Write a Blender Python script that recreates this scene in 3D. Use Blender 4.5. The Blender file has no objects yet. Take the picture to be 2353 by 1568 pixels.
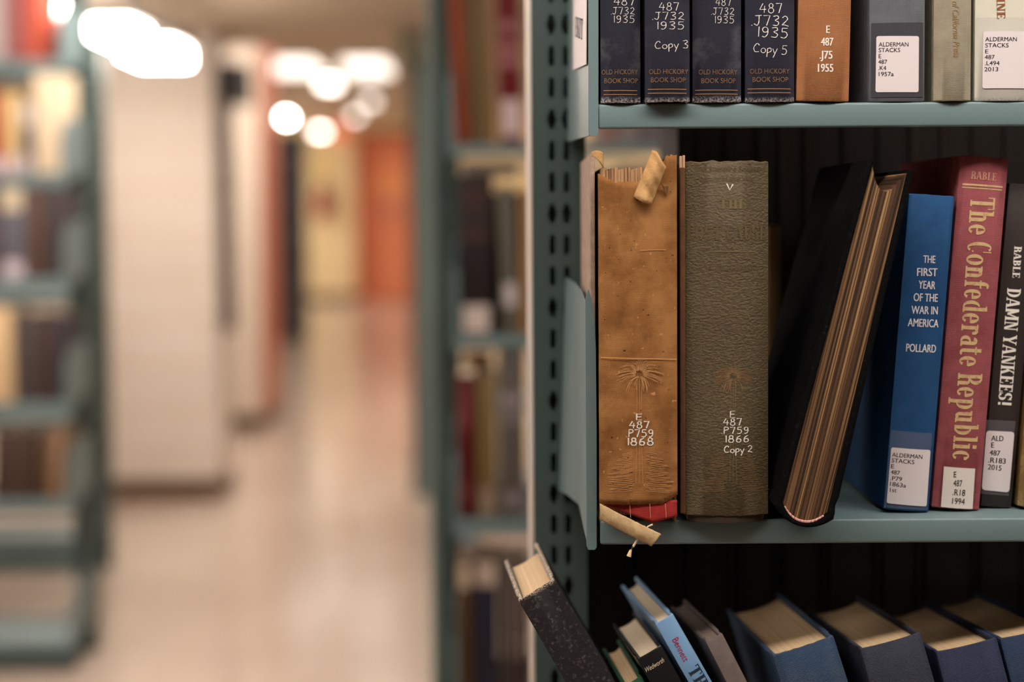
import bpy, bmesh, math, random
from mathutils import Matrix, Vector
random.seed(7)
sc = bpy.context.scene
COL = sc.collection
R = math.radians

# ------------------------------------------------------------------ camera, light, exposure
FPX = 3268.0
PITCH, ROLL = R(2.4), R(-0.40)
CYP = 505 + FPX * math.tan(PITCH)
CAMZ = 1.25
RC = Matrix.Rotation(R(90) - PITCH, 3, 'X') @ Matrix.Rotation(ROLL, 3, 'Z')
cam_d = bpy.data.cameras.new('camera')
cam = bpy.data.objects.new('camera', cam_d); COL.objects.link(cam)
cam.matrix_world = Matrix.Translation((0, 0, CAMZ)) @ RC.to_4x4()
cam_d.sensor_width = 36; cam_d.lens = FPX / 2353 * 36
cam_d.shift_x = 0.0; cam_d.shift_y = -(784 - CYP) / 2353
cam_d.clip_start = 0.02; cam_d.clip_end = 100
cam_d.dof.use_dof = True; cam_d.dof.focus_distance = 0.955; cam_d.dof.aperture_fstop = 2.2
sc.camera = cam
w = bpy.data.worlds.new('world'); sc.world = w; w.use_nodes = True
w.node_tree.nodes['Background'].inputs[0].default_value = (1, .9, .8, 1)
w.node_tree.nodes['Background'].inputs[1].default_value = 0.012
sc.view_settings.view_transform = 'Standard'; sc.view_settings.look = 'None'
sc.view_settings.exposure = 0.0; sc.view_settings.gamma = 1.0
sc.view_settings.use_curve_mapping = False
sc.cycles.use_denoising = True
sc.cycles.max_bounces = 8; sc.cycles.diffuse_bounces = 4
sc.cycles.sample_clamp_indirect = 6

LAMP_NEAR, FILL_AISLE, FILL_FAR = 16.5, 12.5, 30.0  # the aisle and far strengths drive added fill lights

def P(px, py, d):
    "photo pixel at world depth y = d -> world point"
    v = RC @ Vector(((px - 1176.5) / FPX, -(py - CYP) / FPX, -1))
    return Vector((0, 0, CAMZ)) + v * (d / v.y)

# ------------------------------------------------------------------ materials
def lin(c):
    return tuple(((x / 255) / 12.92 if x / 255 <= .04045 else ((x / 255 + .055) / 1.055) ** 2.4) for x in c) + (1,)
_M = {}
def mat(col, rough=.6, bump=None, mott=None, lines=None, wear=None, spec=.3, coat=0, emit=0, metal=0, key=None, speck=None, grain=None):
    """bump (kind, period m, strength) | mott (colour2, scale, lo, hi) | lines (colour2, scale, along axis) | wear (colour, z, width)"""
    k = (col, rough, bump, mott, lines, wear, spec, coat, emit, metal, speck, grain)
    if k in _M: return _M[k]
    m = bpy.data.materials.new(key or 'paint'); m.use_nodes = True
    nt = m.node_tree; N = nt.nodes; L = nt.links; bs = N['Principled BSDF']
    bs.inputs['Roughness'].default_value = rough
    bs.inputs['Specular IOR Level'].default_value = spec
    bs.inputs['Metallic'].default_value = metal
    if coat: bs.inputs['Coat Weight'].default_value = coat; bs.inputs['Coat Roughness'].default_value = .15
    tc = N.new('ShaderNodeTexCoord')
    def noise(scale, detail=4, mp=None, rgh=.6):
        n = N.new('ShaderNodeTexNoise'); n.inputs['Scale'].default_value = scale; n.inputs['Detail'].default_value = detail
        n.inputs['Roughness'].default_value = rgh
        if mp:
            g = N.new('ShaderNodeMapping'); g.inputs['Scale'].default_value = mp
            L.new(tc.outputs['Object'], g.inputs[0]); L.new(g.outputs[0], n.inputs['Vector'])
        else: L.new(tc.outputs['Object'], n.inputs['Vector'])
        return n.outputs['Fac']
    def rng(src, lo, hi):
        r = N.new('ShaderNodeMapRange'); L.new(src, r.inputs[0]); r.inputs[1].default_value = lo; r.inputs[2].default_value = hi
        return r.outputs[0]
    def mix(fac, a, b, blend='MIX'):
        x = N.new('ShaderNodeMix'); x.data_type = 'RGBA'; x.blend_type = blend
        if isinstance(fac, float): x.inputs[0].default_value = fac
        else: L.new(fac, x.inputs[0])
        for s, v in ((6, a), (7, b)):
            if isinstance(v, tuple): x.inputs[s].default_value = v
            else: L.new(v, x.inputs[s])
        return x.outputs[2]
    c = lin(col)
    if emit:
        bs.inputs['Emission Color'].default_value = c; bs.inputs['Emission Strength'].default_value = emit
    if mott: c = mix(rng(noise(mott[1], 6), mott[2], mott[3]), c, lin(mott[0]))
    if speck:
        for q in (0, 3): c = mix(rng(noise(speck[q + 1], 2), speck[q + 2], speck[q + 2] + .04), c, lin(speck[q]))
    hgt = None
    if grain:
        f = noise(1, 7, (760, 1.4, 5), .72); r = N.new('ShaderNodeValToRGB'); r.color_ramp.elements.remove(r.color_ramp.elements[1])
        L.new(f, r.inputs[0])
        for i_, (p_, cc) in enumerate(grain):
            e_ = r.color_ramp.elements[0] if i_ == 0 else r.color_ramp.elements.new(p_)
            e_.position = p_; e_.color = lin(cc)
        c = r.outputs[0]; hgt = (f, .0008, .6)
    if lines:
        sx = {'X': (lines[1], 2, 6), 'Z': (2, 2, lines[1]), 'Y': (2, lines[1], 2)}[lines[2]]
        f = noise(1, 3, sx); c = mix(rng(f, .35, .65), c, lin(lines[0])); hgt = (f, .0004, .5)
    if bump:
        kind, per, st = bump
        if kind == 'weave':
            o = []
            for ax in 'XZ':
                wv = N.new('ShaderNodeTexWave'); wv.bands_direction = ax; wv.inputs['Scale'].default_value = .314 / per
                wv.inputs['Distortion'].default_value = 2.2; wv.inputs['Detail'].default_value = 2; wv.inputs['Detail Scale'].default_value = .7
                L.new(tc.outputs['Object'], wv.inputs[0]); o.append(wv.outputs['Fac'])
            mm = N.new('ShaderNodeMath'); mm.operation = 'MULTIPLY'; L.new(o[0], mm.inputs[0]); L.new(o[1], mm.inputs[1])
            hgt = (mm.outputs[0], per * .35, st)
            c = mix(.35, c, mix(mm.outputs[0], (.35, .35, .35, 1), (1.6, 1.6, 1.6, 1)), 'MULTIPLY')
        elif kind == 'rib':
            wv = N.new('ShaderNodeTexWave'); wv.bands_direction = 'X'; wv.inputs['Scale'].default_value = .314 / per
            wv.inputs['Distortion'].default_value = 1.5
            L.new(tc.outputs['Object'], wv.inputs[0]); hgt = (wv.outputs['Fac'], per * .3, st)
        elif kind == 'leather':
            f = noise(1, 5, (.55 / per, .7 / per, 1 / per), .55); hgt = (f, per * .9, st)
            c = mix(rng(f, .42, .62), mix(.32, c, (.0, .0, .0, 1)), c)
        else:
            hgt = (noise(1 / per, 5), per * .5, st)
    if wear:
        sp = N.new('ShaderNodeSeparateXYZ'); L.new(tc.outputs['Object'], sp.inputs[0])
        a = rng(sp.outputs['Z'], wear[1] + wear[2], wear[1])
        mm = N.new('ShaderNodeMath'); mm.operation = 'MULTIPLY'; L.new(a, mm.inputs[0]); L.new(rng(noise(900, 3), .4, .62), mm.inputs[1])
        c = mix(mm.outputs[0], c, lin(wear[0]))
    if isinstance(c, tuple): bs.inputs['Base Color'].default_value = c
    else: L.new(c, bs.inputs['Base Color'])
    if hgt:
        b = N.new('ShaderNodeBump'); b.inputs['Strength'].default_value = hgt[2]; b.inputs['Distance'].default_value = hgt[1]
        L.new(hgt[0], b.inputs['Height']); L.new(b.outputs[0], bs.inputs['Normal'])
    _M[k] = m
    return m

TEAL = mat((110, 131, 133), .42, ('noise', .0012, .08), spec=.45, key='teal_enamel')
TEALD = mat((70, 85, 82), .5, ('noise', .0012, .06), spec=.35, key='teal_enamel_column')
CREAM = mat((227, 214, 200), .6, key='cream_paint')
EDGE = mat((236, 222, 210), .5, key='lit_edge_offwhite')
WHITE = mat((222, 212, 212), .55, key='label_paper')
INKW = mat((232, 226, 216), .7, key='white_ink')
INKB = mat((32, 30, 34), .7, key='black_ink')
GOLD = mat((160, 124, 92), .45, key='gold_stamping')
PAGE = mat((214, 186, 148), .8, lines=((176, 146, 108), 2600, 'X'), key='page_edges')
PAGEW = mat((222, 206, 180), .8, lines=((190, 170, 140), 2600, 'X'), key='pale_page_edges')
def cloth(col, c2=None, sc_=60, lo=.45, hi=.75, per=.00078, st=.45, wear=None, rough=.75):
    return mat(col, rough, ('weave', per, st), (c2, sc_, lo, hi) if c2 else None, None, wear, spec=.15, key='book_cloth')
def plain(col, rough=.5): return mat(col, rough, key='book_cover', spec=.25)
_tape = None
def tape():
    global _tape
    if _tape: return _tape
    m = bpy.data.materials.new('clear_tape'); m.use_nodes = True; nt = m.node_tree; nt.nodes.clear()
    o = nt.nodes.new('ShaderNodeOutputMaterial'); t = nt.nodes.new('ShaderNodeBsdfTransparent'); g = nt.nodes.new('ShaderNodeBsdfPrincipled')
    g.inputs['Base Color'].default_value = (.5, .5, .55, 1); g.inputs['Roughness'].default_value = .25
    x = nt.nodes.new('ShaderNodeMixShader'); x.inputs[0].default_value = .07
    nt.links.new(t.outputs[0], x.inputs[1]); nt.links.new(g.outputs[0], x.inputs[2]); nt.links.new(x.outputs[0], o.inputs[0])
    _tape = m; return m

# ------------------------------------------------------------------ mesh helpers
def obj(name, verts, faces, m, parent=None, smooth=False, angle=35):
    me = bpy.data.meshes.new(name); me.from_pydata([tuple(v) for v in verts], [], faces); me.validate(); me.update()
    bm = bmesh.new(); bm.from_mesh(me); bmesh.ops.recalc_face_normals(bm, faces=bm.faces); bm.to_mesh(me); bm.free()
    me.materials.append(m)
    if smooth:
        me.shade_smooth(); me.set_sharp_from_angle(angle=R(angle))
    o = bpy.data.objects.new(name, me); COL.objects.link(o)
    if parent: o.parent = parent
    return o
def tag(o, label, cat=None, group=None, kind=None):
    o['label'] = label
    if cat: o['category'] = cat
    if group: o['group'] = group
    if kind: o['kind'] = kind
    return o
def thing(name, label, cat, loc=(0, 0, 0), group=None):
    o = bpy.data.objects.new(name, None); COL.objects.link(o); o.location = loc; o.empty_display_size = .02
    return tag(o, label, cat, group)
class MB:
    def __init__(s): s.v = []; s.f = []
    def add(s, v, f):
        n = len(s.v); s.v += [Vector(x) for x in v]; s.f += [tuple(i + n for i in q) for q in f]
    def box(s, a, b, r=0):
        x0, y0, z0 = a; x1, y1, z1 = b
        if r <= 0:
            s.add([(x0, y0, z0), (x1, y0, z0), (x1, y1, z0), (x0, y1, z0), (x0, y0, z1), (x1, y0, z1), (x1, y1, z1), (x0, y1, z1)],
                  [(0, 3, 2, 1), (4, 5, 6, 7), (0, 1, 5, 4), (1, 2, 6, 5), (2, 3, 7, 6), (3, 0, 4, 7)]); return
        bm = bmesh.new(); bmesh.ops.create_cube(bm, size=1)
        for v in bm.verts: v.co = Vector(((x0 + x1) / 2 + v.co.x * (x1 - x0), (y0 + y1) / 2 + v.co.y * (y1 - y0), (z0 + z1) / 2 + v.co.z * (z1 - z0)))
        bmesh.ops.bevel(bm, geom=bm.edges[:], offset=r, segments=3, profile=.5, affect='EDGES')
        bm.verts.index_update(); s.add([v.co.copy() for v in bm.verts], [[v.index for v in f.verts] for f in bm.faces]); bm.free()
    def tube(s, pts, rad, n=8):
        pts = [Vector(p) for p in pts]; rings = []
        for i, p in enumerate(pts):
            t = (pts[min(i + 1, len(pts) - 1)] - pts[max(i - 1, 0)]).normalized()
            a = t.cross(Vector((0, 0, 1)) if abs(t.z) < .9 else Vector((1, 0, 0))).normalized(); b = t.cross(a)
            r = rad[i] if isinstance(rad, (list, tuple)) else rad
            rings.append([p + (a * math.cos(2 * math.pi * k / n) + b * math.sin(2 * math.pi * k / n)) * r for k in range(n)])
        v = [q for r in rings for q in r]; f = []
        for i in range(len(pts) - 1):
            for k in range(n): f.append((i * n + k, i * n + (k + 1) % n, (i + 1) * n + (k + 1) % n, (i + 1) * n + k))
        f.append(tuple(range(n))); f.append(tuple(range((len(pts) - 1) * n, len(pts) * n)))
        s.add(v, f)
    def build(s, name, m, parent=None, smooth=False, off=None):
        v = [x - off for x in s.v] if off is not None else s.v
        return obj(name, v, s.f, m, parent, smooth)

# ------------------------------------------------------------------ books
def rough_fn(amp, seed):
    rnd = random.Random(seed); ph = [(rnd.uniform(0, 6.3), rnd.uniform(200, 900)) for _ in range(4)]
    return lambda x: amp * sum(math.sin(x * f + p) for p, f in ph) / 3
class Book: pass
def make_book(label, M, t, h, D, cov, pages, b=.002, bt=.0026, cat='book', group=None, name='book', rough=0, seed=1,
              taper=0, concave=0, over=.003, groove=.0012, detail=True, clift=0):
    B = Book(); B.M = M; B.t, B.h, B.D, B.b = t, h, D, b
    e = thing(name, label, cat, group=group); e.rotation_mode = 'QUATERNION'
    e.location = M.to_translation(); e.rotation_quaternion = M.to_quaternion(); B.e = e
    B.sp = lambda x: -b * (1 - min(1, abs(2 * x / t)) ** 2.2)
    tp = lambda x, y: x * (1 - taper * max(0, y) / D)
    n = 12 if detail else 4
    out, inn = [], []
    g = min(.009, D * .1)
    H = t / 2
    bt = min(bt, t * .2)
    for x, y in ((-H, D), (-H, D * .5), (-H, g + .006), (-H + groove, g), (-H + groove * .3, g * .4)):
        out.append((x, y)); inn.append((-H + bt + (.0003 if y < .02 else 0), y))
    for i in range(n + 1):
        x = -H + .0004 + (t - .0008) * i / n
        out.append((x, B.sp(x))); xi = x * (H - bt) / H; inn.append((xi, B.sp(x) + bt * .6))
    for x, y in ((H - groove * .3, g * .4), (H - groove, g), (H, g + .006), (H, D * .5), (H, D)):
        out.append((x, y)); inn.append((H - bt - (.0003 if y < .02 else 0), y))
    k = len(out); r = min(.0007, h * .05)
    rt, rb = rough_fn(rough, seed), rough_fn(rough, seed + 50)
    V = []; F = []
    levels = [(clift, 1), (clift + r, 0)] + ([(h * .25, 0), (h * .5, 0), (h * .75, 0)] if detail else []) + [(h - r, 0), (h, 1)]
    def pt(o, i_, z, li, inset):
        x, y = o
        if inset:
            xx, yy = i_; x += (xx - x) * .3; y += (yy - y) * .3
        zz = z + (rt(x) * (1 if y < .004 else .15) if li >= len(levels) - 2 else 0) + (abs(rb(x)) if li <= 1 and y < .004 else 0)
        return (tp(x, y), y, zz)
    for li, (z, ins) in enumerate(levels):
        V += [pt(o, i_, z, li, ins) for o, i_ in zip(out, inn)]
    nl = len(levels)
    for li, (z, ins) in enumerate(levels):
        V += [pt(i_, o, z, li, ins) for o, i_ in zip(out, inn)]
    for li in range(nl - 1):
        for i in range(k - 1):
            a = li * k + i; F.append((a, a + 1, a + k + 1, a + k))
            a += nl * k; F.append((a, a + k, a + k + 1, a + 1))
        for i in (0, k - 1):
            a = li * k + i; c = a + nl * k; F.append((a, a + k, c + k, c))
    for li in (0, nl - 1):
        for i in range(k - 1):
            a = li * k + i; c = a + nl * k; F.append((a, a + 1, c + 1, c))
    B.cover = obj('cover', V, F, cov, e, True, 40)
    # page block
    wv = H - bt - .0002; V = []; F = []; n2 = 14 if detail else 3
    for z in (over, h - over):
        for i in range(n2 + 1):
            x = -wv + 2 * wv * i / n2
            V.append((x, B.sp(x * H / wv) + bt * .6 + .0004, z))
        for i in range(n2 + 1):
            x = -wv + 2 * wv * i / n2
            V.append((tp(x, D), D - over - concave * (1 - (x / wv) ** 2), z))
    m_ = n2 + 1
    for i in range(n2):
        F += [(i, i + 1, m_ + i + 1, m_ + i), (2 * m_ + i, 3 * m_ + i, 3 * m_ + i + 1, 2 * m_ + i + 1),
              (i, 2 * m_ + i, 2 * m_ + i + 1, i + 1), (m_ + i, m_ + i + 1, 3 * m_ + i + 1, 3 * m_ + i)]
    F += [(0, m_, 3 * m_, 2 * m_), (n2, 2 * m_ + n2, 3 * m_ + n2, m_ + n2)]
    B.pages = obj('page_block', V, F, pages, e, True, 30)
    return B
def at(bl, br, top, d, lean=None, tilt=0, yaw=0):
    "matrix, thickness, height of a book whose spine face has these pixel corners at depth d"
    a, c = P(*bl, d), P(*br, d); t = (c - a).length
    th = math.atan2(-(c.z - a.z), c.x - a.x) if lean is None else lean
    z = Matrix.Rotation(th, 3, 'Y') @ Vector((0, 0, 1))
    tl = P(*top, d); h = (tl - a).dot(z)
    mid = (a + c) / 2
    return Matrix.Translation(mid) @ (Matrix.Rotation(tilt, 3, 'X') @ Matrix.Rotation(th, 3, 'Y') @ Matrix.Rotation(yaw, 3, 'Z')).to_4x4(), t, h
def from_top(tl, tr, d, lean, tilt, yaw, zrest, D):
    "book known by its spine's top corners; height chosen so its lowest corner touches z = zrest"
    a, c = P(*tl, d), P(*tr, d); t = (c - a).length; top = (a + c) / 2
    Rm = Matrix.Rotation(tilt, 3, 'X') @ Matrix.Rotation(lean, 3, 'Y') @ Matrix.Rotation(yaw, 3, 'Z')
    ez = Rm @ Vector((0, 0, 1))
    low = min((Rm @ Vector((x, y, 0))).z for x in (-t / 2, t / 2) for y in (0, D))
    h = (top.z + low - zrest) / ez.z
    return Matrix.Translation(top - ez * h) @ Rm.to_4x4(), t, h
def loc(B, px, py):
    "pixel -> local (x, z) on the spine plane"
    Mi = B.M.inverted(); o = Mi @ Vector((0, 0, CAMZ)); q = Mi @ P(px, py, 1.0); dd = q - o
    k = (-B.b - o.y) / dd.y
    q = o + dd * k
    return Vector((q.x, q.z))

# ------------------------------------------------------------------ lettering
def txt_polys(s, shear=0, bold=0):
    cu = bpy.data.curves.new('t', 'FONT'); cu.body = s; cu.size = 1; cu.shear = shear; cu.offset = bold; cu.resolution_u = 3; cu.fill_mode = 'FRONT'
    o = bpy.data.objects.new('t', cu); COL.objects.link(o)
    dg = bpy.context.evaluated_depsgraph_get(); me = bpy.data.meshes.new_from_object(o.evaluated_get(dg))
    v = [(a.co.x, a.co.y) for a in me.vertices]; f = [tuple(p.vertices) for p in me.polygons]
    bpy.data.objects.remove(o); bpy.data.curves.remove(cu); bpy.data.meshes.remove(me)
    return v, f
_cap = [None]
def cap_h():
    if _cap[0] is None:
        v, f = txt_polys('E'); _cap[0] = max(y for x, y in v) - min(y for x, y in v)
    return _cap[0]
def smooth_line(p, n=5):
    if len(p) < 3: return p
    o = []
    for i in range(len(p) - 1):
        a, b, c, d = p[max(i - 1, 0)], p[i], p[i + 1], p[min(i + 2, len(p) - 1)]
        for k in range(n):
            t = k / n; t2, t3 = t * t, t * t * t
            o.append(tuple(.5 * (2 * b[j] + (c[j] - a[j]) * t + (2 * a[j] - 5 * b[j] + 4 * c[j] - d[j]) * t2 + (3 * b[j] - a[j] - 3 * c[j] + d[j]) * t3) for j in (0, 1)))
    return o + [p[-1]]
def ribbon(p, wd):
    v, f = [], []
    for i, q in enumerate(p):
        a, c = p[max(i - 1, 0)], p[min(i + 1, len(p) - 1)]
        dx, dy = c[0] - a[0], c[1] - a[1]; l = math.hypot(dx, dy) or 1
        ww = wd * (1 + .25 * math.sin(i * 1.7 + q[0] * 9))
        v += [(q[0] - dy / l * ww / 2, q[1] + dx / l * ww / 2), (q[0] + dy / l * ww / 2, q[1] - dx / l * ww / 2)]
    for i in range(len(p) - 1): f.append((2 * i, 2 * i + 1, 2 * i + 3, 2 * i + 2))
    return v, f
def circ(cx, cy, rx, ry, a0=90, a1=450, n=12): return [(cx + rx * math.cos(R(a0 + (a1 - a0) * i / n)), cy + ry * math.sin(R(a0 + (a1 - a0) * i / n))) for i in range(n + 1)]
HAND = {
 '1': [[(.3, 1), (.3, 0)]], '4': [[(.3, 1), (.0, .38), (.6, .38)], [(.46, .75), (.42, 0)]],
 '8': [circ(.3, .76, .19, .23), circ(.3, .26, .26, .27)], '7': [[(0, .98), (.55, 1), (.28, 0)]],
 '5': [[(.55, 1), (.12, .98), (.1, .6)], smooth_line([(.1, .6), (.4, .62), (.55, .33), (.35, .02), (.02, .06)])],
 '9': [circ(.3, .72, .22, .26, 0, 360), smooth_line([(.52, .75), (.5, .3), (.3, 0), (.08, .06)])],
 '3': [smooth_line([(.05, .92), (.4, 1), (.5, .75), (.22, .55), (.52, .35), (.4, .03), (.03, .06)])],
 '2': [smooth_line([(.05, .8), (.3, 1), (.52, .75), (.3, .4), (.05, .12), (.25, .12), (.62, .0)])],
 '6': [smooth_line([(.48, .98), (.15, .7), (.08, .3)]), circ(.3, .27, .23, .26)],
 'J': [[(.1, .97), (.62, 1)], smooth_line([(.42, .98), (.4, .3), (.25, .02), (.02, .18)])],
 'P': [[(.1, 0), (.12, 1)], smooth_line([(.12, 1), (.5, .98), (.55, .66), (.12, .5)])],
 'E': [[(.55, 1), (.1, .98), (.08, .02), (.55, 0)], [(.1, .52), (.48, .52)]],
 'C': [smooth_line([(.6, .8), (.35, 1), (.05, .55), (.2, .1), (.6, .12)])],
 'o': [circ(.25, .27, .24, .26)], 'p': [[(.08, .55), (.06, -.4)], smooth_line([(.08, .5), (.38, .58), (.45, .25), (.08, .05)])],
 'y': [[(.02, .55), (.22, .05)], [(.5, .6), (.12, -.42)]], '.': [[(.05, 0), (.07, .06)]], ' ': [], 'v': [[(0, 1), (.28, 0), (.55, .9)]]}
HADV = {'1': .5, '.': .22, ' ': .35, 'o': .6, 'p': .6, 'y': .6}
def hand_polys(s, wd=.1):
    V, F, x = [], [], 0
    for ch in s:
        for st in HAND[ch]:
            v, f = ribbon([(a + x, b) for a, b in st], wd); n = len(V); V += v; F += [tuple(i + n for i in q) for q in f]
        x += HADV.get(ch, .78)
    return V, F
SW, ST = .21, .065
def slab_polys(s):
    V, F = [], []
    def quad(a, b, c, d):
        n = len(V); V.extend([a, b, c, d]); F.append((n, n + 1, n + 2, n + 3))
    def rect(x0, y0, x1, y1): quad((x0, y0), (x1, y0), (x1, y1), (x0, y1))
    def arc(cx, cy, rx, ry, a0, a1, n=14):
        for i in range(n):
            q = []
            for a, k in ((a0 + (a1 - a0) * i / n, 0), (a0 + (a1 - a0) * (i + 1) / n, 0), (a0 + (a1 - a0) * (i + 1) / n, 1), (a0 + (a1 - a0) * i / n, 1)):
                q.append((cx + (rx - k * SW) * math.cos(R(a)), cy + (ry - k * ST) * math.sin(R(a))))
            quad(*q)
    def stem(x, y0, y1, fl=''):
        rect(x, y0, x + SW, y1); e = .08
        if 'b' in fl: rect(x - e, y0, x + SW + e, y0 + ST)
        if 't' in fl: rect(x - e, y1 - ST, x + SW + e, y1)
        if 'l' in fl: rect(x - e, y1 - ST, x + SW, y1)
    def diag(x0, y0, x1, y1, wd): quad((x0, y0), (x0 + wd, y0), (x1 + wd, y1), (x1, y1))
    X = .68
    def bowl(x, y0, y1, wd=.34): arc(x, (y0 + y1) / 2, wd, (y1 - y0) / 2, -90, 90)
    def glyph(c):
        if c == 'T': stem(.25, 0, 1, 'b'); rect(0, .92, .71, 1); rect(0, .72, .06, 1); rect(.65, .72, .71, 1); return .78
        if c == 'h': stem(.08, 0, 1, 'bl'); stem(.42, 0, .5, 'b'); arc(.4, .45, .23, X - .45, 0, 150); return .8
        if c == 'e': arc(.3, X / 2, .3, X / 2, 0, 320); rect(.18, X / 2 - .03, .56, X / 2 + .03); return .66
        if c == 'C': arc(.34, .5, .34, .5, 55, 305); rect(.56, .64, .62, 1); rect(.5, .2, .6, .26); return .72
        if c == 'c': arc(.3, X / 2, .3, X / 2, 40, 320); rect(.36, .46, .54, .58); return .62
        if c == 'o': arc(.32, X / 2, .32, X / 2, 0, 360, 22); return .7
        if c == 'O': arc(.36, .5, .36, .5, 0, 360, 22); return .8
        if c == 'n': stem(.08, 0, X, 'bl'); stem(.42, 0, .45, 'b'); arc(.4, .42, .23, X - .42, 0, 150); return .8
        if c == 'f': stem(.1, 0, .8, 'b'); arc(.33, .8, .23, .2, 40, 180); rect(0, X - ST, .48, X); return .52
        if c == 'd': stem(.4, 0, 1, 'bl'); arc(.34, X / 2, .34, X / 2, 90, 270); return .74
        if c == 'r': stem(.08, 0, X, 'bl'); arc(.4, .46, .2, .22, 20, 150); rect(.42, .44, .58, .6); return .62
        if c == 'a': stem(.36, 0, .5, 'b'); arc(.34, .5, .23, X - .5, 0, 170); arc(.34, .2, .32, .21, 80, 290); return .68
        if c == 't': stem(.1, .12, .88, ''); rect(0, X - ST, .45, X); arc(.32, .14, .22, .14, 180, 330); return .54
        if c == 'R': stem(.08, 0, 1, 'bt'); bowl(.29, .46, 1, .36); stem(.46, 0, .42, ''); rect(.28, .42, .6, .48); rect(.6, 0, .76, .06); return .8
        if c == 'p': stem(.08, -.3, X, 'bl'); arc(.29, X / 2, .35, X / 2, -90, 90); return .72
        if c == 'u': stem(.08, .2, X, 'l'); stem(.42, 0, X, 'l'); arc(.3, .22, .22, .22, 180, 330); rect(.6, 0, .7, ST); return .78
        if c == 'b': stem(.08, 0, 1, 'l'); arc(.29, X / 2, .35, X / 2, -90, 90); return .72
        if c == 'l': stem(.08, 0, 1, 'bl'); return .42
        if c == 'i': stem(.08, 0, X, 'bl'); rect(.08, .8, .08 + SW, .97); return .42
        if c == 'D': stem(.08, 0, 1, 'bt'); bowl(.29, 0, 1, .42); return .8
        if c == 'A': diag(0, 0, .26, 1, .1); diag(.52, 0, .26, 1, SW); rect(.12, .26, .55, .33); rect(-.06, 0, .2, ST); rect(.44, 0, .82, ST); return .8
        if c == 'M': stem(.06, 0, 1, ''); stem(.72, 0, 1, 'bt'); diag(.36, .15, .06, 1, .2); diag(.4, .15, .72, 1, .1); rect(0, 0, .3, ST); return 1.04
        if c == 'N': rect(.1, 0, .18, 1); rect(.6, 0, .68, 1); diag(.48, 0, .08, 1, .2); rect(0, 0, .3, ST); rect(.5, 1 - ST, .78, 1); rect(0, 1 - ST, .2, 1); return .8
        if c == 'Y': stem(.26, 0, .45, 'b'); diag(.26, .42, 0, 1, SW); diag(.4, .42, .6, 1, .1); rect(-.04, 1 - ST, .28, 1); rect(.5, 1 - ST, .78, 1); return .8
        if c == 'K': stem(.08, 0, 1, 'bt'); diag(.28, .42, .54, 1, .1); diag(.54, 0, .3, .6, SW); rect(.46, 1 - ST, .74, 1); rect(.46, 0, .84, ST); return .84
        if c in 'EL':
            stem(.08, 0, 1, 'bt'); rect(.08, 0, .62, .08); rect(.56, 0, .62, .26)
            if c == 'E': rect(.08, .92, .6, 1); rect(.54, .76, .6, 1); rect(.28, .47, .46, .54); rect(.42, .38, .48, .63)
            return .7
        if c == 'S': arc(.3, .73, .3, .27, 20, 270); arc(.3, .27, .3, .27, -160, 90); rect(0, .02, .06, .3); rect(.52, .7, .58, .98); return .68
        if c == '!': rect(.1, .3, .1 + SW, 1); rect(.1, 0, .1 + SW, .18); return .42
        if c == 'B': stem(.08, 0, 1, 'bt'); bowl(.29, .48, 1, .34); bowl(.29, 0, .54, .38); return .76
        if c == 'H': stem(.08, 0, 1, 'bt'); stem(.48, 0, 1, 'bt'); rect(.2, .46, .6, .54); return .84
        if c == 'I': stem(.08, 0, 1, 'bt'); return .42
        if c == 'U': stem(.08, .3, 1, 't'); rect(.52, .3, .6, 1); rect(.44, 1 - ST, .68, 1); arc(.34, .32, .26, .32, 180, 360); return .74
        return .34
    x = 0
    for ch in s:
        n = len(V); adv = glyph(ch)
        for i in range(n, len(V)): V[i] = (V[i][0] + x, V[i][1])
        x += adv
    return V, F
def write(B, s, p0, p1, cap, m, style='sans', parent=None, name='lettering', eps=.0002, bold=0, shear=0, wd=.1, parts=None):
    """lettering on a book's spine, baseline from pixel p0 to p1, capitals cap pixels high; with a list in parts the polygons are collected"""
    if style == 'hand': v, f = hand_polys(s, wd); ch = 1
    elif style == 'slab': v, f = slab_polys(s); ch = 1
    else:
        v, f = txt_polys(s, shear, 0); ch = cap_h()
        if bold:
            n = len(v); v, f = [(x + dx, y) for dx in (-bold, 0, bold) for x, y in v], f + [tuple(i + n for i in q) for q in f] + [tuple(i + 2 * n for i in q) for q in f]
    x0, x1 = min(a for a, b in v), max(a for a, b in v)
    a, c = loc(B, *p0), loc(B, *p1); ex = (c - a) / (x1 - x0)
    pm = (loc(B, p0[0] + 10, p0[1]) - a).length / 10
    ln = (c - a).normalized(); ey = Vector((-ln.y, ln.x)) * cap * pm / ch
    q = [a + ex * (x - x0) + ey * y for x, y in v]
    if parts is not None:
        n = len(parts[0]); parts[0].extend(q); parts[1].extend(tuple(i + n for i in k) for k in f); return
    return flat(B, q, f, m, parent, name, eps)
def flat(B, q, f, m, parent=None, name='lettering', eps=.0002):
    # subdivide long faces so that the ink follows a rounded spine
    bm = bmesh.new(); vs = [bm.verts.new((p.x, 0, p.y)) for p in q]
    for k in f:
        try: bm.faces.new([vs[i] for i in k])
        except ValueError: pass
    if B.b > .0004:
        for _ in range(3):
            lg = [e for e in bm.edges if abs(e.verts[0].co.x - e.verts[1].co.x) > B.t * .12]
            if not lg: break
            bmesh.ops.subdivide_edges(bm, edges=lg, cuts=1)
        bmesh.ops.triangulate(bm, faces=bm.faces[:])
    for v in bm.verts: v.co.y = B.sp(v.co.x) - eps
    me = bpy.data.meshes.new(name); bm.to_mesh(me); bm.free(); me.materials.append(m)
    o = bpy.data.objects.new(name, me); COL.objects.link(o); o.parent = parent or B.e
    return o
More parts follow.
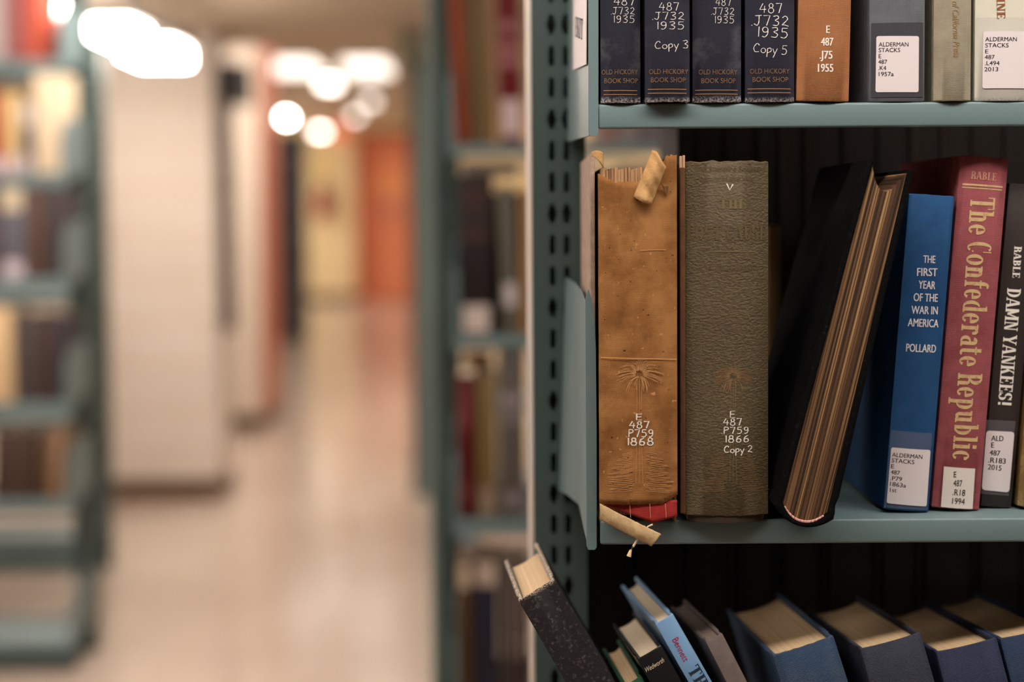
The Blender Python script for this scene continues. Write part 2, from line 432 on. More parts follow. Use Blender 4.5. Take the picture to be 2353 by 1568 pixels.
def block(B, rows, m, style='sans', parent=None, name='call_number', eps=.00026, **k):
    acc = ([], [])
    for s, x0, x1, y, cap in rows:
        y0, y1 = y if isinstance(y, tuple) else (y, y)
        write(B, s, (x0, y0), (x1, y1), cap, m, style, parts=acc, **k)
    return flat(B, acc[0], acc[1], m, parent, name, eps)
def sticker(B, quad, m, name='label', eps=.00012, thick=.0002, rad=.0012, label=None, n=10):
    "paper patch on the spine, quad of pixel corners tl tr br bl, rounded corners, following the spine"
    c = [loc(B, *p) for p in quad]
    W, Hh = (c[1] - c[0]).length, (c[3] - c[0]).length
    us = sorted({0, rad / W * .3, rad / W, 1 - rad / W, 1 - rad / W * .3, 1} | {i / n for i in range(1, n)})
    V, F = [], []
    for e in (eps + thick, eps):
        for u in us:
            e_ = min(u, 1 - u) * W
            ins = (rad - math.sqrt(max(0, rad ** 2 - (rad - e_) ** 2))) / Hh if e_ < rad else 0
            for v in (ins, 1 - ins):
                p = (c[0] * (1 - u) + c[1] * u) * (1 - v) + (c[3] * (1 - u) + c[2] * u) * v
                V.append((p.x, B.sp(max(-B.t / 2, min(B.t / 2, p.x))) - e, p.y))
    k = len(us)
    for i in range(k - 1):
        F.append((2 * i, 2 * i + 2, 2 * i + 3, 2 * i + 1)); a = 2 * k + 2 * i; F.append((a, a + 1, a + 3, a + 2))
        F += [(2 * i, 2 * k + 2 * i, 2 * k + 2 * i + 2, 2 * i + 2), (2 * i + 1, 2 * i + 3, 2 * k + 2 * i + 3, 2 * k + 2 * i + 1)]
    F += [(0, 1, 2 * k + 1, 2 * k), (2 * k - 2, 4 * k - 2, 4 * k - 1, 2 * k - 1)]
    o = obj(name, V, F, m, B.e)
    if label: o['label'] = label
    return o
def rule(B, p0, p1, wpx, m, acc=None, name='gilt_rule'):
    a, c = loc(B, *p0), loc(B, *p1); pm = (loc(B, p0[0] + 10, p0[1]) - a).length / 10
    d = (c - a).normalized(); nrm = Vector((-d.y, d.x)) * wpx * pm / 2
    q = []; n = 8
    for i in range(n + 1):
        p = a.lerp(c, i / n); q += [p - nrm, p + nrm]
    f = [(2 * i, 2 * i + 2, 2 * i + 3, 2 * i + 1) for i in range(n)]
    if acc is not None:
        k = len(acc[0]); acc[0].extend(q); acc[1].extend(tuple(j + k for j in z) for z in f); return
    return flat(B, q, f, m, None, name)

# ------------------------------------------------------------------ the setting
def structure(name, mb, m, label, smooth=False):
    o = mb.build(name, m, None, smooth); o['kind'] = 'structure'; o['label'] = label; return o
FLOORM = mat((200, 183, 169), .16, None, ((187, 167, 152), 1.2, .35, .7), spec=.6, key='polished_floor')
CEILM = mat((190, 172, 150), .8, key='ceiling_paint')
LOWC, HIGHC, SOFY, FARY = 2.1, 2.78, 6.95, 22.0
m_ = MB(); m_.box((-7, -1.6, -.1), (5, FARY + .2, 0)); structure('floor', m_, FLOORM, 'polished beige floor of the aisle')
m_ = MB(); m_.box((-7, -1.6, LOWC), (5, SOFY, LOWC + .1)); m_.box((-7, SOFY - .1, LOWC + .1), (5, SOFY, HIGHC)); m_.box((-7, SOFY, HIGHC), (5, FARY + .2, HIGHC + .1))
structure('ceiling', m_, CEILM, 'low beige ceiling stepping up further down the aisle')
m_ = MB(); m_.box((-7.1, -1.6, 0), (-7, FARY + .2, HIGHC)); structure('wall_left', m_, CREAM, 'cream side wall')
m_ = MB(); m_.box((5, -1.6, 0), (5.1, FARY + .2, HIGHC)); structure('wall_right', m_, CREAM, 'cream side wall')
m_ = MB(); m_.box((-7.1, -1.7, 0), (5.1, -1.6, LOWC)); structure('wall_back', m_, mat((70, 62, 56), .8, key='wall_paint'), 'wall behind the viewer')
m_ = MB(); m_.box((-7, FARY, 0), (5, FARY + .1, HIGHC)); structure('wall_far', m_, mat((226, 205, 160), .6, key='cream_yellow_paint'), 'pale yellow wall at the far end of the aisle')
ORANGE = mat((212, 128, 92), .5, key='orange_paint'); ORANGED = mat((170, 88, 58), .55, key='orange_paint_dark')
a, c = P(815, 300, FARY - .05), P(975, 660, FARY - .05)
m_ = MB(); m_.box((a.x, FARY - .06, 0), (c.x, FARY - .002, a.z)); o = structure('trim_1', m_, ORANGED, 'dark orange panel around the far door')
dr = thing('door_1', 'orange door at the far end of the aisle', 'door'); dr['kind'] = 'structure'
a, c = P(862, 318, FARY - .1), P(966, 655, FARY - .1); dr.location = ((a.x + c.x) / 2, FARY - .1, 0)
m_ = MB(); m_.box((a.x, FARY - .11, .02), (c.x, FARY - .065, a.z), .01); m_.build('door_leaf', ORANGE, dr, off=dr.location)
a2, c2 = P(872, 385, FARY - .12), P(935, 455, FARY - .12)
m_ = MB(); m_.box((a2.x, FARY - .125, c2.z), (c2.x, FARY - .112, a2.z)); m_.build('door_panel', mat((226, 150, 100), .5, key='light_orange_panel'), dr, off=dr.location)
a2, c2 = P(884, 468, FARY - .14), P(912, 490, FARY - .14)
m_ = MB(); m_.box((a2.x, FARY - .15, c2.z), (c2.x, FARY - .112, a2.z), .01); m_.build('door_plate', mat((150, 130, 125), .3, metal=.6, key='door_metal'), dr, off=dr.location)
m_ = MB(); m_.box((-7, FARY - .03, 0), (5, FARY - .001, .12)); structure('baseboard_far', m_, mat((120, 95, 72), .6, key='brown_baseboard'), 'brown baseboard along the far wall')
# masonry column and pillar beside the aisle
def pier(name, x0, x1, d, dep, top, front, side, label):
    a, c = P(x0, 700, d), P(x1, 700, d)
    m_ = MB(); m_.box((a.x, d, 0), (c.x, d + dep, top), .012); o = structure(name, m_, front, label)
    if side:
        o.data.materials.append(side)
        for p in o.data.polygons:
            if p.normal.x > .7: p.material_index = 1
    return a.x, c.x
BLOCK = mat((226, 213, 200), .6, None, ((219, 204, 190), 1.5, .4, .6), key='painted_block')
nt = BLOCK.node_tree
x0, x1 = pier('wall_column', 243, 499, 6.4, .28, LOWC, BLOCK, None, 'cream painted block column beside the aisle')
m_ = MB()
for zz in [0.2 * i for i in range(1, 10)]: m_.box((x0 + .004, 6.3985, zz - .004), (x1 - .004, 6.4005, zz + .004))
structure('trim_2', m_, mat((214, 188, 160), .7, key='mortar'), 'mortar joints of the cream block column')
m_ = MB(); m_.box((x0 - .01, 6.385, 0), (x1 + .01, 6.69, .085), .004)
structure('baseboard_left', m_, mat((96, 66, 40), .6, key='dark_baseboard'), 'dark brown baseboard round the cream column')
x2, x3 = pier('wall_pillar', 470, 603, 8.5, .62, HIGHC, CREAM, ORANGED, 'cream pillar with an orange side face further down the aisle')
m_ = MB(); m_.box((x2 - .01, 8.485, 0), (x3 + .012, 9.13, .09), .004)
structure('baseboard_right', m_, mat((96, 70, 48), .6, key='dark_baseboard2'), 'dark baseboard round the far pillar')

# ------------------------------------------------------------------ lamps
def lamp(label, x0, x1, y0, y1, z, power, col=(255, 244, 232), ceil=None, group='ceiling lights down the aisle', hous=(150, 142, 136), th=.05, side=.0):
    t = thing('ceiling_light', label, 'ceiling light', ((x0 + x1) / 2, (y0 + y1) / 2, z), group)
    m_ = MB(); m_.box((x0 - .02, y0 - .02, z + .03), (x1 + .02, y1 + .02, z + .03 + th), .006); m_.build('housing', mat(hous, .5, key='lamp_housing'), t, off=t.location)
    m_ = MB(); m_.box((x0, y0, z - .03), (x1, y1, z + .03), .01); m_.build('diffuser', mat(col, .5, emit=power, key='lamp_diffuser'), t, off=t.location)
    if ceil and ceil > z + .1:
        m_ = MB()
        for x in (x0 + (x1 - x0) * .2, x1 - (x1 - x0) * .2): m_.tube([(x, (y0 + y1) / 2, z + .07), (x, (y0 + y1) / 2, ceil)], .006)
        m_.build('hanger_rods', mat((120, 115, 110), .4, key='rod_metal'), t, off=t.location)
    return t
lamp('long tube light over the near shelf aisle', -1.3, 1.9, .36, .54, 2.04, LAMP_NEAR, (255, 247, 240), group='lights over the shelf aisles')
lamp('added fill light over the cross aisle beside the shelf ends', -1.15, -.75, 2.0, 3.6, 2.04, FILL_AISLE, (255, 243, 232), group='lights over the shelf aisles')  # added above the view to brighten the aisle floor and column
lamp('added fill light over the cross aisle short of the hanging box light', -1.15, -.75, 3.75, 4.4, 2.04, FILL_AISLE, (255, 243, 232), group='lights over the shelf aisles')  # second added fill above the view, for the column front and floor
lamp('added fill light between the left range and the cream column', -1.92, -1.62, 5.3, 5.6, 2.04, 34, (255, 243, 232), group='lights over the shelf aisles')  # added behind the left range to brighten the cream column
lamp('added fill light over the left cross aisle', -2.6, -2.2, 1.0, 2.6, 2.04, FILL_AISLE, (255, 243, 232), group='lights over the shelf aisles')  # added fill outside the view on the left
def lamp_px(label, xa, xb, y, d, dep, power, hpx=20, ceil=None, **k):
    a, c = P(xa, y, d), P(xb, y, d)
    return lamp(label, a.x, c.x, d, d + dep, a.z, power, ceil=ceil, **k)
lamp_px('bright box light hanging nearest the left shelf end', 205, 300, 66, 4.7, .25, 30, ceil=LOWC)
lamp_px('bright tube light hanging in front of the cream column', 275, 395, 112, 5.2, .3, 42, ceil=LOWC)
lamp_px('wide cream light panel left of the paired panels', 560, 715, 143, 13.6, .9, 2.6, ceil=HIGHC)
lamp_px('wide cream light panel right of the paired panels', 785, 882, 146, 13.6, .9, 2.6, ceil=HIGHC)
lamp_px('round glowing light below the paired panels', 733, 770, 190, 15.0, .3, 9, ceil=HIGHC)
lamp_px('small very bright light beside the far dark shelf', 650, 662, 270, 19.0, .2, 60, ceil=HIGHC)
lamp_px('small bright light over the far pale wall', 722, 745, 302, 20.5, .2, 14, ceil=HIGHC)
lamp_px('dim pale light above the orange door', 838, 862, 232, 17.0, .2, 4, ceil=HIGHC)
lamp_px('dimmest lower light above the orange door', 806, 824, 266, 19.5, .2, 5, ceil=HIGHC)
for i, (x, y) in enumerate(((1.0, 9.5), (-3.9, 11.5), (1.6, 16), (-4.8, 18), (-1.4, 7.35), (-.5, 9.0), (-.5, 10.6), (1.6, 19.5), (-4.7, 20.2))):
    lamp(('added fill light just past the step in the ceiling, behind the stacks', 'added fill light behind the pillar', 'added fill light over the far right', 'added fill light at the far left corner', 'first added fill light past the ceiling step', 'second added fill light past the ceiling step', 'third added fill light past the ceiling step', 'added fill light near the far wall, behind the stacks', 'added fill light near the far wall, behind the pillar')[i], x - .7, x + .7, y - .15, y + .15, HIGHC - .08, FILL_FAR * (1.0 if i == 4 else .4 if i in (5, 6) else 1.8 if i > 6 else 1))  # unseen fill lights added to brighten the far part of the aisle
s = thing('exit_sign', 'small glowing red sign beside the far ceiling light', 'sign'); a = P(775, 303, FARY - .3); s.location = a
m_ = MB(); m_.box((a.x - .08, a.y, a.z - .08), (a.x + .12, a.y + .04, a.z + .1), .01); m_.build('sign_box', mat((225, 80, 60), .5, emit=1.2, key='red_sign'), s, off=a)
m_ = MB(); m_.tube([a + Vector((.02, .02, .1)), Vector((a.x + .02, a.y + .02, HIGHC))], .012); m_.build('hanger', mat((120, 115, 110), .4, key='rod_metal'), s, off=a)

# ------------------------------------------------------------------ steel stacks
def column(parent, X0, X1, Y, dep, z0, z1, rows, pitch, sw, sh, ph, m, name='upright'):
    V, F = [], []
    def add(v, f):
        n = len(V); V.extend(v); F.extend(tuple(i + n for i in q) for q in f)
    def rect(x0, zz0, x1, zz1): add([(x0, Y, zz0), (x1, Y, zz0), (x1, Y, zz1), (x0, Y, zz1)], [(0, 1, 2, 3)])
    cw = min((rows[-1] - rows[0]) / 2 if len(rows) > 1 else (X1 - X0) * .3, (X1 - X0) * .3) * .95
    xs = [X0]
    for r in rows: xs += [r - cw, r + cw]
    xs += [X1]
    r_ = .004
    for i in range(0, len(xs), 2): rect(xs[i], z0, xs[i + 1], z1)
    k0 = math.ceil((z0 - ph) / pitch + .5); k1 = math.floor((z1 - ph) / pitch - .5)
    for ri, rx in enumerate(rows):
        rect(rx - cw, z0, rx + cw, ph + (k0 - .5) * pitch); rect(rx - cw, ph + (k1 + .5) * pitch, rx + cw, z1)
        for k in range(k0, k1 + 1):
            zc = ph + k * pitch; n = 5; o = []
            sq = [(-1 + 2 * i / n, -1) for i in range(n)] + [(1, -1 + 2 * i / n) for i in range(n)] + [(1 - 2 * i / n, 1) for i in range(n)] + [(-1, 1 - 2 * i / n) for i in range(n)]
            V0, V1, V2 = [], [], []
            for ux, uy in sq:
                V0.append((rx + ux * cw, Y, zc + uy * pitch / 2))
                hx, hy = ux * sw / 2, uy * sh / 2; cy = max(-(sh - sw) / 2, min((sh - sw) / 2, hy))
                vx, vy = hx, hy - cy; l = math.hypot(vx, vy) or 1
                s_ = sw / 2 / l
                bx = hx if abs(hy) < (sh - sw) / 2 else vx * s_
                by = hy if abs(hy) < (sh - sw) / 2 else cy + vy * s_
                if k % 3 == 0 and abs(uy) < .45: bx *= 1.55
                V1.append((rx + bx, Y, zc + by)); V2.append((rx + bx, Y + .0022, zc + by))
            q = len(sq)
            add(V0 + V1 + V2, [(i, (i + 1) % q, q + (i + 1) % q, q + i) for i in range(q)] + [(q + i, q + (i + 1) % q, 2 * q + (i + 1) % q, 2 * q + i) for i in range(q)])
    B = [(X0, Y, z0), (X1, Y, z0), (X1, Y + dep, z0), (X0, Y + dep, z0), (X0, Y, z1), (X1, Y, z1), (X1, Y + dep, z1), (X0, Y + dep, z1)]
    add(B, [(1, 2, 6, 5), (2, 3, 7, 6), (3, 0, 4, 7), (4, 5, 6, 7), (0, 1, 2, 3)])
    off = parent.location
    me = bpy.data.meshes.new(name); me.from_pydata([tuple(Vector(v) - off) for v in V], [], F); me.validate(); me.materials.append(m)
    o = bpy.data.objects.new(name, me); COL.objects.link(o); o.parent = parent
    md = o.modifiers.new('weld', 'WELD'); md.merge_threshold = .00002
    return o
def plate(name, pts, thick, m, parent, off):
    "flat sheet metal of outline pts (world), thickened along x"
    n = len(pts); V = [Vector(p) - off for p in pts] + [Vector(p) - off + Vector((thick, 0, 0)) for p in pts]
    F = [tuple(range(n)), tuple(range(2 * n - 1, n - 1, -1))] + [(i, (i + 1) % n, n + (i + 1) % n, n + i) for i in range(n)]
    return obj(name, V, F, m, parent)
def shelf(parent, x0, x1, yf, yb, z, lip, m, name='shelf', r=.0018):
    m_ = MB(); m_.box((x0, yf, z - lip), (x1, yf + .004, z), r if r < .002 else .0018)
    m_.box((x0, yf + .001, z - .0025), (x1, yb, z - .0001)); m_.box((x0, yb - .003, z - .0025), (x1, yb, z + .012))
    return m_.build(name, m, parent, True, off=parent.location)

# near range
FR, CO = .957, 1.153
Z1 = P(1850, 1194, FR).z; Z0 = P(1850, 236, FR).z; Z2 = .80
LIP = P(1850, 1194, FR).z - P(1850, 1250, FR).z
near = thing('steel_bookcase', 'teal steel bookcase with slotted upright in sharp focus holding the worn books', 'bookcase', (.3, CO, 0), 'steel library stacks')
XA, XB = P(1225, 700, CO).x, P(1347, 700, CO).x
ra, rb = P(1270, 700, CO).x, P(1303, 700, CO).x
PIT = .0254
ZP = P(1270, 491, CO).z
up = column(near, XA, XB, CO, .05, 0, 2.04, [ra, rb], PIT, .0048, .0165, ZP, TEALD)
up['label'] = 'dark teal upright with two rows of slots'
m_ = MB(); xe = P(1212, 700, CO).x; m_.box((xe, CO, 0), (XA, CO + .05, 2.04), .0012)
e = m_.build('lit_edge_strip', EDGE, near, True, off=near.location); e['label'] = 'off-white strip painted for the lit edge of the upright'  # reflected aisle light on the column's side, put into a pale strip
XS0, XS1 = P(1379, 1194, FR).x, .62
XSB = XS1
for nm, z in (('upper', Z0), ('middle', Z1), ('lower', Z2)):
    s_ = shelf(near, XS0, XS1, FR, CO - .012, z, LIP, TEAL)
    s_['label'] = {'upper': 'top shelf with the navy volumes', 'middle': 'middle shelf under the worn books', 'lower': 'bottom shelf carrying the leaning books'}[nm]
    if nm != 'lower':
        dz = (P(1360, 1262, FR).z - P(1360, 1194, FR).z)
        o_ = near.location
        if nm == 'middle':
            pr = [P(1299, 638, CO - .004), P(1318, 650, CO - .06), P(1333, 668, FR + .05), P(1343, 700, FR + .016), P(1348, 760, FR + .004), P(1350, 900, FR + .002), P(1351, 1258, FR + .002),
                  P(1341, 1215, FR + .03), P(1330, 1160, CO - .1), P(1304, 1138, CO - .05), P(1285, 1128, CO - .004)]
            fl = [(1345, 690), (1352, 664), (1360, 690), (1366, 730), (1369, 800), (1371, 1000), (1371, 1258), (1367, 1264), (1352, 1264), (1348, 1256), (1346, 900)]
        else:
            pr = [P(1306, -60, CO - .004), P(1352, -60, FR + .002), P(1353, 312, FR + .002), P(1330, 318, FR + .09), P(1304, 326, CO - .004)]
            fl = [(1352, -60), (1375, -60), (1375, 306), (1371, 312), (1356, 312), (1352, 306)]
        br = plate('bracket', pr, .0014, TEAL, s_, o_)
        fw = [P(x, y, FR) for x, y in fl]; n = len(fw)
        obj('bracket_flange', [p - o_ for p in fw] + [p - o_ + Vector((0, .0022, 0)) for p in fw],
            [tuple(range(n)), tuple(range(2 * n - 1, n - 1, -1))] + [(i, (i + 1) % n, n + (i + 1) % n, n + i) for i in range(n)], TEAL, s_)
        m_ = MB(); m_.box((XS0 - .0012 + XS1 - XS0, FR, z - LIP - .003), (XS1 + .002, CO - .01, z + .13)); m_.build('bracket', TEAL, s_, off=o_)
# card on the upper bracket plate
q = [P(1321, -40, CO - .075), P(1351, -40, FR + .004), P(1350, 148, FR + .004), P(1320, 161, CO - .075)]
n_ = (q[1] - q[0]).cross(q[2] - q[0]).normalized(); n_ = n_ if n_.x < 0 else -n_
card = obj('label_card', [p + n_ * .0012 - near.location for p in q] + [p + n_ * .0006 - near.location for p in q],
           [(0, 1, 2, 3), (4, 7, 6, 5), (0, 4, 5, 1), (1, 5, 6, 2), (2, 6, 7, 3), (3, 7, 4, 0)], WHITE, near)
card['label'] = 'white paper card stuck on the bracket'
v, f = slab_polys('EXIT'.replace('X', 'K'))
ux = (q[1] - q[0]); uz = (q[3] - q[0])
pp = []
for x, y in v: pp.append(q[0] + ux * (.2 + x / 2.7 * .6) + uz * (.60 - y * .22) + n_ * .0014 - near.location)
obj('lettering', pp, f, INKB, card)

# upper shelf books
NAVY = cloth((44, 44, 57), (60, 60, 74), 45, .5, .8, wear=((190, 182, 180), .0006, .0032))
NAVYF = cloth((44, 44, 56), (108, 107, 112), 26, .5, .72, wear=((196, 188, 184), .0008, .0042))
GR = 'navy volumes on the upper shelf'
def hand_navy(x0, x1, d, label, rows, oh, bs, ly, m, seed):
    zb = P(1850, 236, FR).z
    M, t, h = at((x0, 236), (x1, 236), (x0, -330 + seed * 6), d, lean=0)
    M = Matrix.Translation((M.translation.x, d, Z0 + .0002)); h = .165
    B = make_book(label, M, t, h, .15, m, PAGE, b=.0028, group=GR, seed=seed, rough=.0004)
    block(B, rows, INKW, 'hand', name='call_number', wd=.068)
    block(B, [('OLD HICKORY',) + oh + (11,), ('BOOK SHOP',) + bs + (11,)], GOLD, name='publisher_name', bold=.002)
    acc = ([], []); rule(B, (x0 + 8, ly), (x1 - 8, ly), 1.6, GOLD, acc); rule(B, (x0 + 8, ly + 9), (x1 - 8, ly + 9), 1.6, GOLD, acc)
    flat(B, acc[0], acc[1], GOLD, name='gilt_rules')
    return B
hand_navy(1379, 1473, .9575, 'leftmost navy cloth volume beside the white bracket card, small white call number', [('487', 1410, 1458, 12, 18), ('.J732', 1404, 1459, 33, 16), ('1935', 1411, 1458, 52, 16)], (1383, 1466, 171), (1389, 1466, 191), 208, NAVYF, 1)
hand_navy(1481, 1586, .951, 'navy volume marked Copy 3 jutting slightly over the shelf edge', [('487', 1514, 1560, 24, 18), ('.J732', 1499, 1573, 45, 17), ('1935', 1511, 1572, 67, 17), ('Copy 3', 1505, 1582, (113, 110), 18)], (1492, 1582, 170), (1496, 1576, 189), 205, NAVY, 2)
hand_navy(1590, 1704, .957, 'navy volume with a faded rubbed grey patch on its spine', [('487', 1644, 1680, 13, 16), ('.J732', 1634, 1688, 34, 16), ('1935', 1643, 1687, 53, 16)], (1606, 1695, 171), (1612, 1691, 191), 207, NAVYF, 3)
hand_navy(1711, 1826, .957, 'navy volume marked Copy 5 in large white handwriting', [('487', 1745, 1797, 30, 22), ('.J732', 1727, 1813, (58, 60), 23), ('1935', 1742, 1810, (84, 88), 23), ('Copy 5', 1731, 1808, (120, 126), 21)], (1724, 1815, 169), (1730, 1812, 188), 204, NAVY, 4)
def upper(label, x0, x1, m, d=.958, b=.0025, lean=0, h=.17, pages=PAGE, xt=None):
    zz = P(1850, 236, FR)
    M, t, _ = at((x0, 236), (x1, 236), (x0, -100), d, lean=0)
    M = Matrix.Translation((M.translation.x, d, Z0 + .0002 + abs(math.sin(lean)) * t / 2)) @ Matrix.Rotation(lean, 4, 'Y')
    return make_book(label, M, t, h, .15, m, pages, b=b)
B = upper('orange-brown cloth book lettered E 487 .J75 1955 in white', 1828, 1951, cloth((172, 116, 76), (158, 104, 66), 40, .4, .7, wear=((110, 74, 50), 0, .003)), lean=R(1.2), b=.003)
block(B, [('E', 1898, 1907, 76, 17), ('487', 1886, 1915, 105, 18), ('.J75', 1883, 1913, 135, 18), ('1955', 1879, 1915, 165, 18)], mat((236, 226, 214), .6, key='white_foil'), bold=.03)
B = upper('grey cloth book with a taped white label reading .K4 1957a', 1996, 2125, cloth((108, 112, 118), (94, 98, 105), 50, .4, .7), b=.0015)
sticker(B, [(2003, 53), (2122, 51), (2121, 223), (2003, 224)], mat((70, 68, 74), .3, coat=.4, key='dark_tape_band'), 'tape_band', rad=.0004, label='dark band under clear tape')
LB = dict(style='sans', name='lettering', eps=.0007, bold=.006)
st = sticker(B, [(2014, 83), (2112, 83), (2111, 212), (2012, 212)], WHITE, eps=.0004)
block(B, [('ALDERMAN', 2019, 2087, 107, 9.5), ('STACKS', 2019, 2068, 120, 9.5), ('E', 2019, 2025, 134, 9.5), ('487', 2018, 2038, 147, 9.5), ('.K4', 2018, 2036, 161, 9.5), ('1957a', 2019, 2053, 175, 9.5)], INKB, parent=st, **LB)
B = upper('narrow beige cloth book with a publisher name running down its spine', 2143, 2231, cloth((168, 160, 138), (150, 142, 122), 60, .4, .7), b=.004)
write(B, 'y of California Press', (2187, -12), (2192, 133), 15, mat((150, 118, 74), .5, key='dull_gold'), shear=.3, name='publisher_name')
B = upper('pale cream-green book with a taped white label reading .L494 2013', 2238, 2372, mat((214, 210, 192), .45, None, ((200, 200, 182), 30, .4, .7), wear=((120, 140, 132), .0, .003), coat=.2, key='pale_jacket'), b=.0022, pages=PAGEW)
write(B, 'INE', (2290, -4), (2291, 43), 19, mat((140, 82, 52), .6, key='brown_ink'), style='slab', name='title')
sticker(B, [(2244, 40), (2368, 40), (2366, 232), (2242, 232)], tape(), 'clear_tape', rad=.0004, thick=.0001)
st = sticker(B, [(2260, 72), (2362, 72), (2360, 203), (2258, 203)], WHITE, eps=.0004)
block(B, [('ALDERMAN', 2264, 2336, 95, 9.5), ('STACKS', 2264, 2317, 109, 9.5), ('E', 2264, 2271, 123, 9.5), ('487', 2263, 2285, 136, 9.5), ('.L494', 2263, 2296, 150, 9.5), ('2013', 2262, 2293, 164, 9.5)], INKB, parent=st, **LB)

# ------------------------------------------------------------------ middle shelf
def palm(B, cx, cy, rad, yb, m, seed):
    rnd = random.Random(seed); acc = ([], [])
    pm = (loc(B, cx + 10, cy) - loc(B, cx, cy)).length / 10
    def rib(pts, wpx):
        p = [loc(B, *q) for q in smooth_line(pts, 3)]; v, f = ribbon([tuple(q) for q in p], wpx * pm)
        n = len(acc[0]); acc[0].extend(Vector(q) for q in v); acc[1].extend(tuple(i + n for i in z) for z in f)
    for i in range(50):
        a = R(-205 + 230 * i / 49 + rnd.uniform(-2, 2)); l = rad * rnd.uniform(.7, 1.08)
        ex, ey = math.cos(a), math.sin(a)
        rib([(cx + ex * l * .2, cy + ey * l * .18), (cx + ex * l * .55, cy + ey * l * .5), (cx + ex * l, cy + ey * l * .62 + l * .16 * abs(ex))], .85)
    for i in range(16):
        sx = rnd.choice((-1, 1)) * rnd.uniform(.15, .75); l = rad * rnd.uniform(.5, .95)
        rib([(cx + sx * 6, cy + 5), (cx + sx * l * .7, cy + l * .35), (cx + sx * l, cy + l * .85)], 1.1)
    for i in range(3): rib([(cx - 6 + i * 6, cy + 8), (cx - 6 + i * 6 + rnd.uniform(-2, 2), (cy + yb) / 2), (cx - 8 + i * 8, yb)], .8)
    for i in range(22):
        y = yb - 70 + i * 4.2; l = rad * (.5 + .7 * i / 21) * rnd.uniform(.7, 1.1)
        for s_ in (-1, 1):
            x = cx + s_ * rnd.uniform(14, 24); rib([(x, y - 3), (x + s_ * l * .5, y), (x + s_ * l, y + rnd.uniform(-1, 3))], 1.1)
    return flat(B, acc[0], acc[1], m, name='palm_emblem', eps=.00012)

# worn brown book: boards, page block, torn spine cloth, flap, red lining, loose strip, thread
db = .945
bp = Vector((P(1467, 1200, db).x, db, Z1))
TAN = (176, 124, 74)
BRC = mat(TAN, .8, ('weave', .0007, .5), ((136, 90, 48), 34, .40, .62), None, None, .1, key='worn_brown_cloth', speck=((74, 46, 26), 330, .70, (206, 150, 96), 210, .69))
PAPER = mat((206, 164, 110), .85, ('noise', .0018, .5), ((176, 130, 80), 90, .4, .7), key='brown_paper_scrap')
bk = thing('book', 'worn tan cloth book with torn spine and loose hanging strip', 'book', bp)
def px_l(px, py, d): return P(px, py, d) - bp
def sheet(name, fn, nu, nv, m, thick=.0006, label=None):
    V = [fn(i / nu, j / nv) for j in range(nv + 1) for i in range(nu + 1)]
    F = [(j * (nu + 1) + i, j * (nu + 1) + i + 1, (j + 1) * (nu + 1) + i + 1, (j + 1) * (nu + 1) + i) for j in range(nv) for i in range(nu)]
    o = obj(name, V, F, m, bk, True, 60); md = o.modifiers.new('thickness', 'SOLIDIFY'); md.thickness = thick; md.offset = 0
    if label: o['label'] = label
    return o
hx = (P(1557, 800, db).x - P(1377, 800, db).x) / 2
ztop = px_l(1450, 384, db).z
SIG = mat((212, 168, 122), .85, lines=((120, 82, 52), 900, 'X'), key='exposed_signatures')
m_ = MB(); n = 22
for i in range(n):
    x = -hx + .003 + (2 * hx - .006) * i / n; x2_ = x + (2 * hx - .006) / n * .93
    m_.box((x, .0022 + .0004 * (i % 3), .006), (x2_, .145, ztop - .0006 * ((i * 7) % 4)))
o = m_.build('page_block', SIG, bk); o['label'] = 'page sections bared where the spine cloth is torn'
BOARD = mat((150, 126, 112), .8, ('noise', .001, .5), ((176, 150, 132), 150, .4, .7), key='bare_board')
for sx, xx, zt in ((-1, px_l(1360, 600, db).x, px_l(1370, 352, db).z), (1, hx - .0022, px_l(1540, 356, db).z)):
    m_ = MB(); m_.box((xx, .020 if sx < 0 else .005, .0005), (xx + (.0034 if sx < 0 else .0022), .15, zt), .0007); m_.build('cover_board', BOARD if sx < 0 else mat((96, 66, 40), .8, key='brown_board'), bk, True)
def jagged(amp, seed):
    r1 = random.Random(seed); k = [r1.uniform(-1, 1) * r1.random() for _ in range(90)]
    def f(x):
        q = (x + .03) / .0012; i = int(q); u = q - i
        return amp * (k[i % 90] * (1 - u) + k[(i + 1) % 90] * u)
    return f
jag = jagged(.0016, 5); jag2 = jagged(.0014, 9)
zc0 = px_l(1450, 1158, db).z; zc1 = px_l(1450, 418, db).z
def spine(u, v):
    x = -hx + 2 * hx * u
    a = zc0 + jag2(x) * .5 + (.006 * max(0, (u - .8) / .2) if u > .8 else 0)
    c = zc1 + jag(x) * .5 + (.0055 if u < .22 else 0) * (1 - u / .22 if u < .22 else 0)
    if u > .76: c = px_l(1450, 392 - 34 * min(1, (u - .76) / .1), db).z + jag(x * 2) * .8
    z = a + (c - a) * v
    return Vector((x, -.0022 * (1 - abs(2 * u - 1) ** 3) + .0006 * math.sin(z * 90) * math.sin(x * 140), z))
sheet('spine_cloth', spine, 90, 50, BRC)
fq = [(1500, 350), (1531, 384), (1497, 470), (1457, 452)]
jl = jagged(.0003, 21)
def flap(u, v):
    a = P(*fq[0], db - .006).lerp(P(*fq[1], db - .006), u); c = P(*fq[3], db - .006).lerp(P(*fq[2], db - .006), u)
    p = a.lerp(c, v) - bp; s_ = math.sin(math.pi * u)
    return p + Vector((0, -.0026 * s_ + .002 * abs(2 * u - 1) ** 2 + .0005 * math.sin(v * 9 + u * 2) + .0004 * math.sin(v * 21 - u * 4) + .0003 * jl(u * .05 + v * .03) * 1000, (.0028 * (1 - v) * max(0, .5 - abs(u - .25)) * 2) - .0012 * s_ * (v > .95)))
sheet('torn_flap', flap, 14, 16, PAPER, .0007, 'curled flap of torn backing paper')
